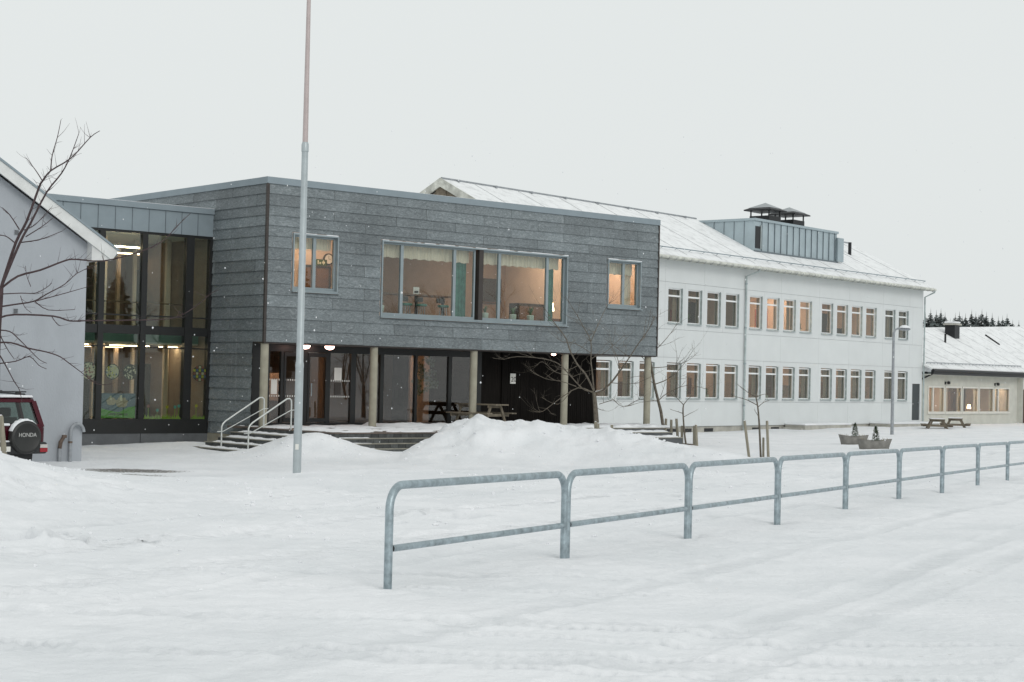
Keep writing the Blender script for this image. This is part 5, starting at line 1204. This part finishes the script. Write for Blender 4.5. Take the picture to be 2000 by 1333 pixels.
bare_tree('bare_tree', 'bare young tree with long purple-brown branches in front of the gable house', [(-12, 900), (-9, 800), (-7, 700), (-4, 640), (0, 590), (2, 562)], [
    ([(2, 562), (31, 474), (52, 433), (76, 367), (83, 354), (99, 334), (139, 309), (176, 269), (195, 256)], .029, .005), ([(99, 334), (102, 304), (112, 269), (119, 235)], .012, .005), ([(83, 354), (71, 335), (53, 311)], .011, .005),
    ([(2, 562), (39, 474), (60, 436), (91, 376), (120, 339), (137, 307), (154, 261)], .027, .005), ([(47, 450), (69, 439), (98, 408)], .011, .005), ([(50, 463), (82, 443), (101, 428)], .011, .005), ([(41, 474), (79, 468), (121, 452)], .012, .005),
    ([(38, 449), (19, 420), (4, 406)], .012, .006), ([(28, 474), (12, 462), (-4, 460)], .012, .006),
    ([(2, 564), (35, 540), (79, 528), (126, 510), (148, 507), (202, 510), (271, 493), (318, 471), (345, 443), (372, 417)], .022, .005),
    ([(-2, 600), (30, 595), (66, 589), (91, 575), (126, 556), (151, 534), (189, 517)], .017, .005), ([(68, 589), (117, 576), (170, 561)], .011, .005), ([(69, 590), (95, 606), (146, 605)], .010, .005), ([(0, 575), (41, 573), (69, 573), (91, 562), (101, 553)], .011, .005),
    ([(-4, 622), (28, 615), (104, 618), (135, 627), (164, 627), (230, 626), (300, 625), (345, 620), (380, 600), (413, 573)], .019, .0045), ([(100, 617), (112, 634), (119, 637)], .008, .004),
    ([(-6, 670), (22, 670), (57, 681), (91, 688), (117, 697), (135, 710), (158, 727), (186, 749), (208, 752)], .017, .0045), ([(-4, 645), (19, 648), (35, 661), (57, 683), (76, 702), (91, 710)], .013, .005), ([(-6, 711), (31, 706), (58, 697), (76, 714), (91, 721)], .012, .005),
    ([(-6, 690), (0, 695), (13, 718), (28, 746), (38, 762), (43, 787)], .014, .005), ([(-3, 648), (13, 680), (28, 702)], .011, .005), ([(60, 560), (52, 538), (50, 520)], .007, .004), ([(40, 578), (48, 600), (62, 612)], .007, .004)],
    30.0, M['bark'], .075, 7.0, tr=.0046)
random.seed(5)
bare_tree('bare_tree', 'spreading bare tree behind the snow bank in front of the timber wall', [(1167, 862), (1166, 844), (1163, 798), (1160, 766)], [
    ([(1160, 764), (1144, 732), (1129, 714), (1114, 687), (1106, 663), (1094, 645), (1080, 627), (1062, 600)], 0.0324, 0.0064), ([(1163, 767), (1178, 762), (1196, 745), (1211, 725), (1229, 699), (1248, 670), (1270, 639), (1279, 618)], 0.0360, 0.0064),
    ([(1159, 766), (1142, 762), (1129, 751), (1110, 730), (1091, 711), (1060, 701), (1010, 697), (985, 702), (963, 700)], 0.0252, 0.0048), ([(1159, 768), (1129, 758), (1091, 781), (1060, 804), (1048, 802)], 0.0216, 0.0048),
    ([(1160, 764), (1157, 730), (1154, 704), (1154, 668), (1140, 640), (1128, 618), (1104, 579)], 0.0252, 0.0056), ([(1154, 668), (1166, 639), (1183, 603), (1198, 584)], 0.0144, 0.0048), ([(1194, 748), (1220, 750), (1249, 747), (1285, 728)], 0.0130, 0.0040),
    ([(1199, 781), (1217, 795), (1249, 787), (1280, 783)], 0.0094, 0.0040), ([(1170, 790), (1199, 781)], 0.0115, 0.0096), ([(1125, 755), (1095, 745), (1065, 740), (1035, 723)], 0.0130, 0.0040), ([(1115, 765), (1090, 790), (1060, 778)], 0.0115, 0.0040), ([(1110, 733), (1085, 727), (1060, 707), (1048, 715)], 0.0108, 0.0040),
    ([(1211, 725), (1206, 700), (1196, 678), (1190, 650)], 0.0122, 0.0040), ([(1229, 699), (1205, 680), (1180, 662)], 0.0108, 0.0040), ([(1248, 670), (1262, 652), (1272, 600)], 0.0086, 0.0032), ([(1154, 690), (1125, 672), (1098, 668), (1075, 650)], 0.0101, 0.0040), ([(1154, 700), (1180, 690), (1205, 668), (1220, 655)], 0.0101, 0.0040), ([(1166, 798), (1178, 802), (1177, 799)], 0.0101, 0.0048), ([(1129, 714), (1112, 722), (1090, 722), (1066, 738)], 0.0086, 0.0032)],
    52.0, M['bark_grey'], .095, 3.2, tr=.0065, snowy=(0, 1), long_=2.6)
random.seed(6)
bare_tree('bare_tree', 'slim bare tree leaning beside a corner column and wooden stakes', [(1303, 878), (1301, 871), (1297, 848), (1291, 806), (1286, 785), (1278, 751), (1272, 716), (1267, 690)], [
    ([(1268, 694), (1271, 670), (1267, 656), (1258, 608)], 0.0216, 0.0056), ([(1279, 751), (1304, 741), (1329, 720), (1354, 684)], 0.0216, 0.0048), ([(1286, 783), (1304, 768), (1342, 753), (1380, 760)], 0.0180, 0.0048), ([(1273, 719), (1308, 716), (1340, 707), (1362, 690)], 0.0158, 0.0048), ([(1286, 784), (1249, 781), (1218, 795), (1197, 781)], 0.0130, 0.0040),
    ([(1272, 692), (1296, 668), (1315, 644), (1325, 627)], 0.0158, 0.0048), ([(1270, 692), (1234, 678), (1200, 656), (1186, 640)], 0.0144, 0.0048), ([(1272, 715), (1256, 700), (1245, 672), (1236, 630)], 0.0144, 0.0048), ([(1278, 750), (1250, 735), (1222, 742)], 0.0115, 0.0040), ([(1290, 776), (1298, 752), (1300, 735)], 0.0094, 0.0040), ([(1304, 741), (1335, 740), (1352, 732)], 0.0086, 0.0040), ([(1315, 730), (1322, 700), (1318, 668)], 0.0079, 0.0032)],
    60.5, M['bark_grey'], .062, 2.6, tr=.0065, long_=2.0)
random.seed(8)
bare_tree('bare_sapling', 'thin bare sapling among the cluster of wooden stakes', [(1342, 882), (1337, 848), (1334, 806), (1335, 791)], [([(1335, 791), (1322, 777), (1315, 762)], .016, .006), ([(1335, 791), (1343, 781), (1351, 774)], .016, .006), ([(1334, 808), (1322, 804), (1309, 800)], .014, .005), ([(1335, 815), (1346, 809), (1358, 803)], .014, .005), ([(1336, 850), (1344, 840), (1350, 838)], .010, .004), ([(1322, 777), (1314, 774), (1306, 762)], .01, .004)], 58.5, M['bark_grey'], .034, 2.5, 'saplings tied to stakes')
bare_tree('bare_sapling', 'thin bare sapling between two tall stakes behind the rails', [(1486, 897), (1483, 831), (1480, 795), (1476, 774)], [([(1476, 775), (1464, 769), (1452, 760), (1440, 751)], .014, .005), ([(1479, 792), (1460, 782), (1440, 776), (1428, 772)], .014, .005), ([(1477, 776), (1489, 771), (1498, 770)], .012, .005), ([(1480, 796), (1492, 786), (1503, 783)], .012, .005), ([(1476, 774), (1480, 755), (1478, 735)], .012, .005), ([(1482, 815), (1476, 805), (1473, 800)], .01, .004)], 49.4, M['bark_grey'], .030, 2.5, 'saplings tied to stakes')
def stake(x0, y0, x1, y1, Y, w, lab, grp='wooden tree stakes'):
    a, b = at(x0, y0, Y), at(x1, y1, Y); b.z -= .35
    s = empty('wooden_stake', (b.x, b.y, b.z), 0, lab, 'stake', grp)
    d = a - b
    MB().tube([(0, 0, 0), d * .97, d], [w, w * .96, w * .8], 7).build('shaft', M['stake'], s, True)
    MB().tube([d, d + Vector((0, 0, .015))], [w * .8, w * .3], 7).build('snow_tip', M['snow'], s)
for args in ((1301, 818, 1297, 868, 60.8, .05, 'wooden stake touching the slim leaning tree'), (1311, 820, 1311, 874, 59, .05, 'upright wooden stake next to the slim leaning tree'), (1321, 818, 1327, 879, 58.8, .05, 'tallest slanting stake of the cluster around the sapling'),
             (1332, 832, 1332, 880, 58.6, .05, 'short wooden stake directly beside the thin sapling'), (1356, 832, 1356, 884, 57, .05, 'inner one of the two stakes standing close together'), (1359, 830, 1363, 885, 56.8, .05, 'outer one of the two stakes standing close together'),
             (1163, 824, 1163, 850, 50, .045, 'short stake hard against the spreading tree'), (1168, 827, 1168, 850, 49.8, .045, 'short snow-tipped stake just beside the spreading tree'), (1195, 830, 1195, 850, 49.8, .045, 'lone short stake past the spreading tree on the bank'),
             (1454, 822, 1467, 899, 49.0, .042, 'tall slanting stake on one side of the lone sapling'), (1498, 822, 1502, 896, 49.0, .042, 'tall upright stake on the far side of the lone sapling'), (1491, 855, 1491, 897, 49.2, .036, 'short stake close behind the lone sapling'), (1, 812, 14, 896, 29.2, .05, 'thick pale stake leaning in front of the red car')):
    stake(*args)

# ================================================================== spruces behind the annex, wood across the road
def spruce_mesh(h, rb, tiers, seed, mb=None, off=(0, 0, 0)):
    random.seed(seed); m = mb or MB(); ox, oy, oz = off
    for k in range(tiers):
        t = k / (tiers - 1); z = h * (.08 + .90 * t); r = rb * (1 - t) ** .68 + .04; nb = 11
        for j in range(nb):
            a = random.uniform(0, 6.28); l_ = r * random.uniform(.55, 1.15); dr = l_ * random.uniform(.15, .5); w = l_ * .30 + .05
            c, s_ = math.cos(a), math.sin(a)
            z = h * (.08 + .90 * min(1, max(0, t + random.uniform(-1.4, 1.4) / tiers))); p0 = (ox, oy, oz + z); p1 = (ox + c * l_ * .55 - s_ * w, oy + s_ * l_ * .55 + c * w, oz + z - dr * .5); p2 = (ox + c * l_, oy + s_ * l_, oz + z - dr + .1 * l_); p3 = (ox + c * l_ * .55 + s_ * w, oy + s_ * l_ * .55 - c * w, oz + z - dr * .5)
            m.quad(p0, p1, p2, p3); m.quad(p1, (p1[0], p1[1], p1[2] - w * .7), (p2[0], p2[1], p2[2] - w * .4), p2)
    m.quad((ox - .06, oy, oz + h * .9), (ox + .06, oy, oz + h * .9), (ox, oy, oz + h * 1.05)); m.quad((ox, oy - .06, oz + h * .9), (ox, oy + .06, oz + h * .9), (ox, oy, oz + h * 1.05))
    return m
kinds = []
for k in range(5):
    cm = spruce_mesh(11.0, 2.2, 64, 100 + k).mesh('crown', M['needle_hazed']); tm = MB().lathe([(.17, -.5), (.10, 6), (.02, 11)], (0, 0, 0), 7).mesh('trunk', M['bark_grey']); kinds.append((cm, tm))
random.seed(17)
sx = [(1808, 612), (1818, 603), (1829, 606), (1838, 603), (1846, 610), (1866, 612), (1874, 609), (1886, 612), (1898, 605), (1906, 610), (1918, 605), (1927, 609), (1938, 612), (1950, 618), (1958, 617), (1967, 613), (1978, 625), (1990, 626), (1822, 616), (1880, 618), (1911, 616), (1856, 622)]
for k, (x, y) in enumerate(sx):
    Y = random.uniform(330, 400); tp = at(x, y, Y); s_ = tp.z / 11.4
    o = empty('spruce_tree', (tp.x, tp.y, 0), random.uniform(0, 6), 'dark spruce in the row of spruces rising behind the annex roof', 'tree', 'spruces behind the annex'); o.scale = (s_ * random.uniform(1.2, 1.6), s_ * random.uniform(1.2, 1.6), s_)
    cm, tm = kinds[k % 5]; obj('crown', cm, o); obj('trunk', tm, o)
wd = MB(); wb = MB(); random.seed(31)
def birch(m, p, d, l_, r_, depth):
    q = p + d * l_; m.tube([p, (p + q) / 2 + Vector((random.uniform(-1, 1), random.uniform(-1, 1), 0)) * l_ * .06, q], [r_, r_ * .8, r_ * .6], 4)
    if depth:
        for k in range(random.randint(3, 4)): birch(m, p + d * l_ * random.uniform(.45, 1), (d + Vector((random.uniform(-1, 1), random.uniform(-1, 1), random.uniform(-.3, .5))) * .75).normalized(), l_ * random.uniform(.5, .75), r_ * .5, depth - 1)
for k in range(40):
    random.seed(900 + k); x, y = random.uniform(50, 80), random.uniform(-5, 62); z = gz(x, y)
    if k % 4 == 0: spruce_mesh(random.uniform(6, 11), random.uniform(1.4, 2.2), 34, 300 + k, wd, (x, y, z))
    else: birch(wb, Vector((x, y, z - .2)), Vector((random.uniform(-.15, .15), random.uniform(-.15, .15), 1)).normalized(), random.uniform(2.2, 3.6), .12, 4)
tag(wb.build('bare_woods', M['bark_grey']), 'bare birches across the road mirrored in the glass', kind='stuff')
tag(wd.build('woods', M['needle']), 'dark spruces across the road mirrored in the glass', kind='stuff')
# ================================================================== falling snow
fl = MB(); random.seed(77)
for k in range(340):
    Y = random.uniform(7, 44); q = at(random.uniform(0, 2000), random.uniform(250, 950), Y)
    if q.z < gz(q.x, q.y) + .1: continue
    r_ = random.uniform(.0022, .0055) * (.6 + Y / 24)
    v = [(r_, 0, 0), (-r_, 0, 0), (0, r_, 0), (0, -r_, 0), (0, 0, r_ * 1.3), (0, 0, -r_ * 1.3)]; i = len(fl.v)
    fl.v += [tuple(q + Vector(p)) for p in v]; fl.f += [tuple(i + t for t in f) for f in ((0, 2, 4), (2, 1, 4), (1, 3, 4), (3, 0, 4), (2, 0, 5), (1, 2, 5), (3, 1, 5), (0, 3, 5))]
tag(fl.build('falling_snow', M['snow'], None, True), 'scattered snowflakes drifting in the air', kind='stuff')

# ================================================================== loose snow crumbs on the bank and the verge
cr = MB(); random.seed(11)
ico = [(0, 0, 1), (.89, 0, .45), (.28, .85, .45), (-.72, .53, .45), (-.72, -.53, .45), (.28, -.85, .45), (.72, .53, -.45), (-.28, .85, -.45), (-.89, 0, -.45), (-.28, -.85, -.45), (.72, -.53, -.45), (0, 0, -1)]
icf = [(0, 1, 2), (0, 2, 3), (0, 3, 4), (0, 4, 5), (0, 5, 1), (1, 6, 2), (2, 7, 3), (3, 8, 4), (4, 9, 5), (5, 10, 1), (6, 7, 2), (7, 8, 3), (8, 9, 4), (9, 10, 5), (10, 6, 1), (11, 7, 6), (11, 8, 7), (11, 9, 8), (11, 10, 9), (11, 6, 10)]
spots = []
for k in range(130): x = random.uniform(-3.2, 5.6); spots.append((x, np.interp(x, BX, BY) - abs(random.gauss(0, 1.9)) + .4, random.uniform(.01, .032) * random.choice((.6, 1, 1.7))))
for k in range(50): spots.append((random.gauss(-5.2, 1.1), random.gauss(44.6, .9), random.uniform(.012, .045)))
for k in range(700):
    s_, q_ = random.uniform(-2, 22), random.choice((random.uniform(4.5, 9.5), random.uniform(.6, 7)))
    spots.append((RX + RC * s_ - RS * q_, RY + RS * s_ + RC * q_, random.uniform(.005, .022) * random.choice((.7, 1, 1, 1.8))))
for k in range(40): spots.append((random.gauss(-4.0, .5), random.gauss(14.4, .5), random.uniform(.006, .018)))
for k in range(120): spots.append((random.gauss(-7.2, .9), random.gauss(24.5, 1.6), random.uniform(.008, .032)))
xs, ys = np.array([p[0] for p in spots]), np.array([p[1] for p in spots]); zs_ = ground(xs, ys)
for (x, y, r_), z in zip(spots, zs_):
    i = len(cr.v); sq = random.uniform(.5, .9)
    cr.v += [(x + r_ * a * random.uniform(.7, 1.2), y + r_ * b * random.uniform(.7, 1.2), z + r_ * .25 + r_ * sq * c * random.uniform(.7, 1.1)) for a, b, c in ico]
    cr.f += [tuple(i + t for t in f) for f in icf]
tag(cr.build('snow_crumbs', M['snow']), 'loose crumbs of snow scattered over the bank and verge', kind='stuff')
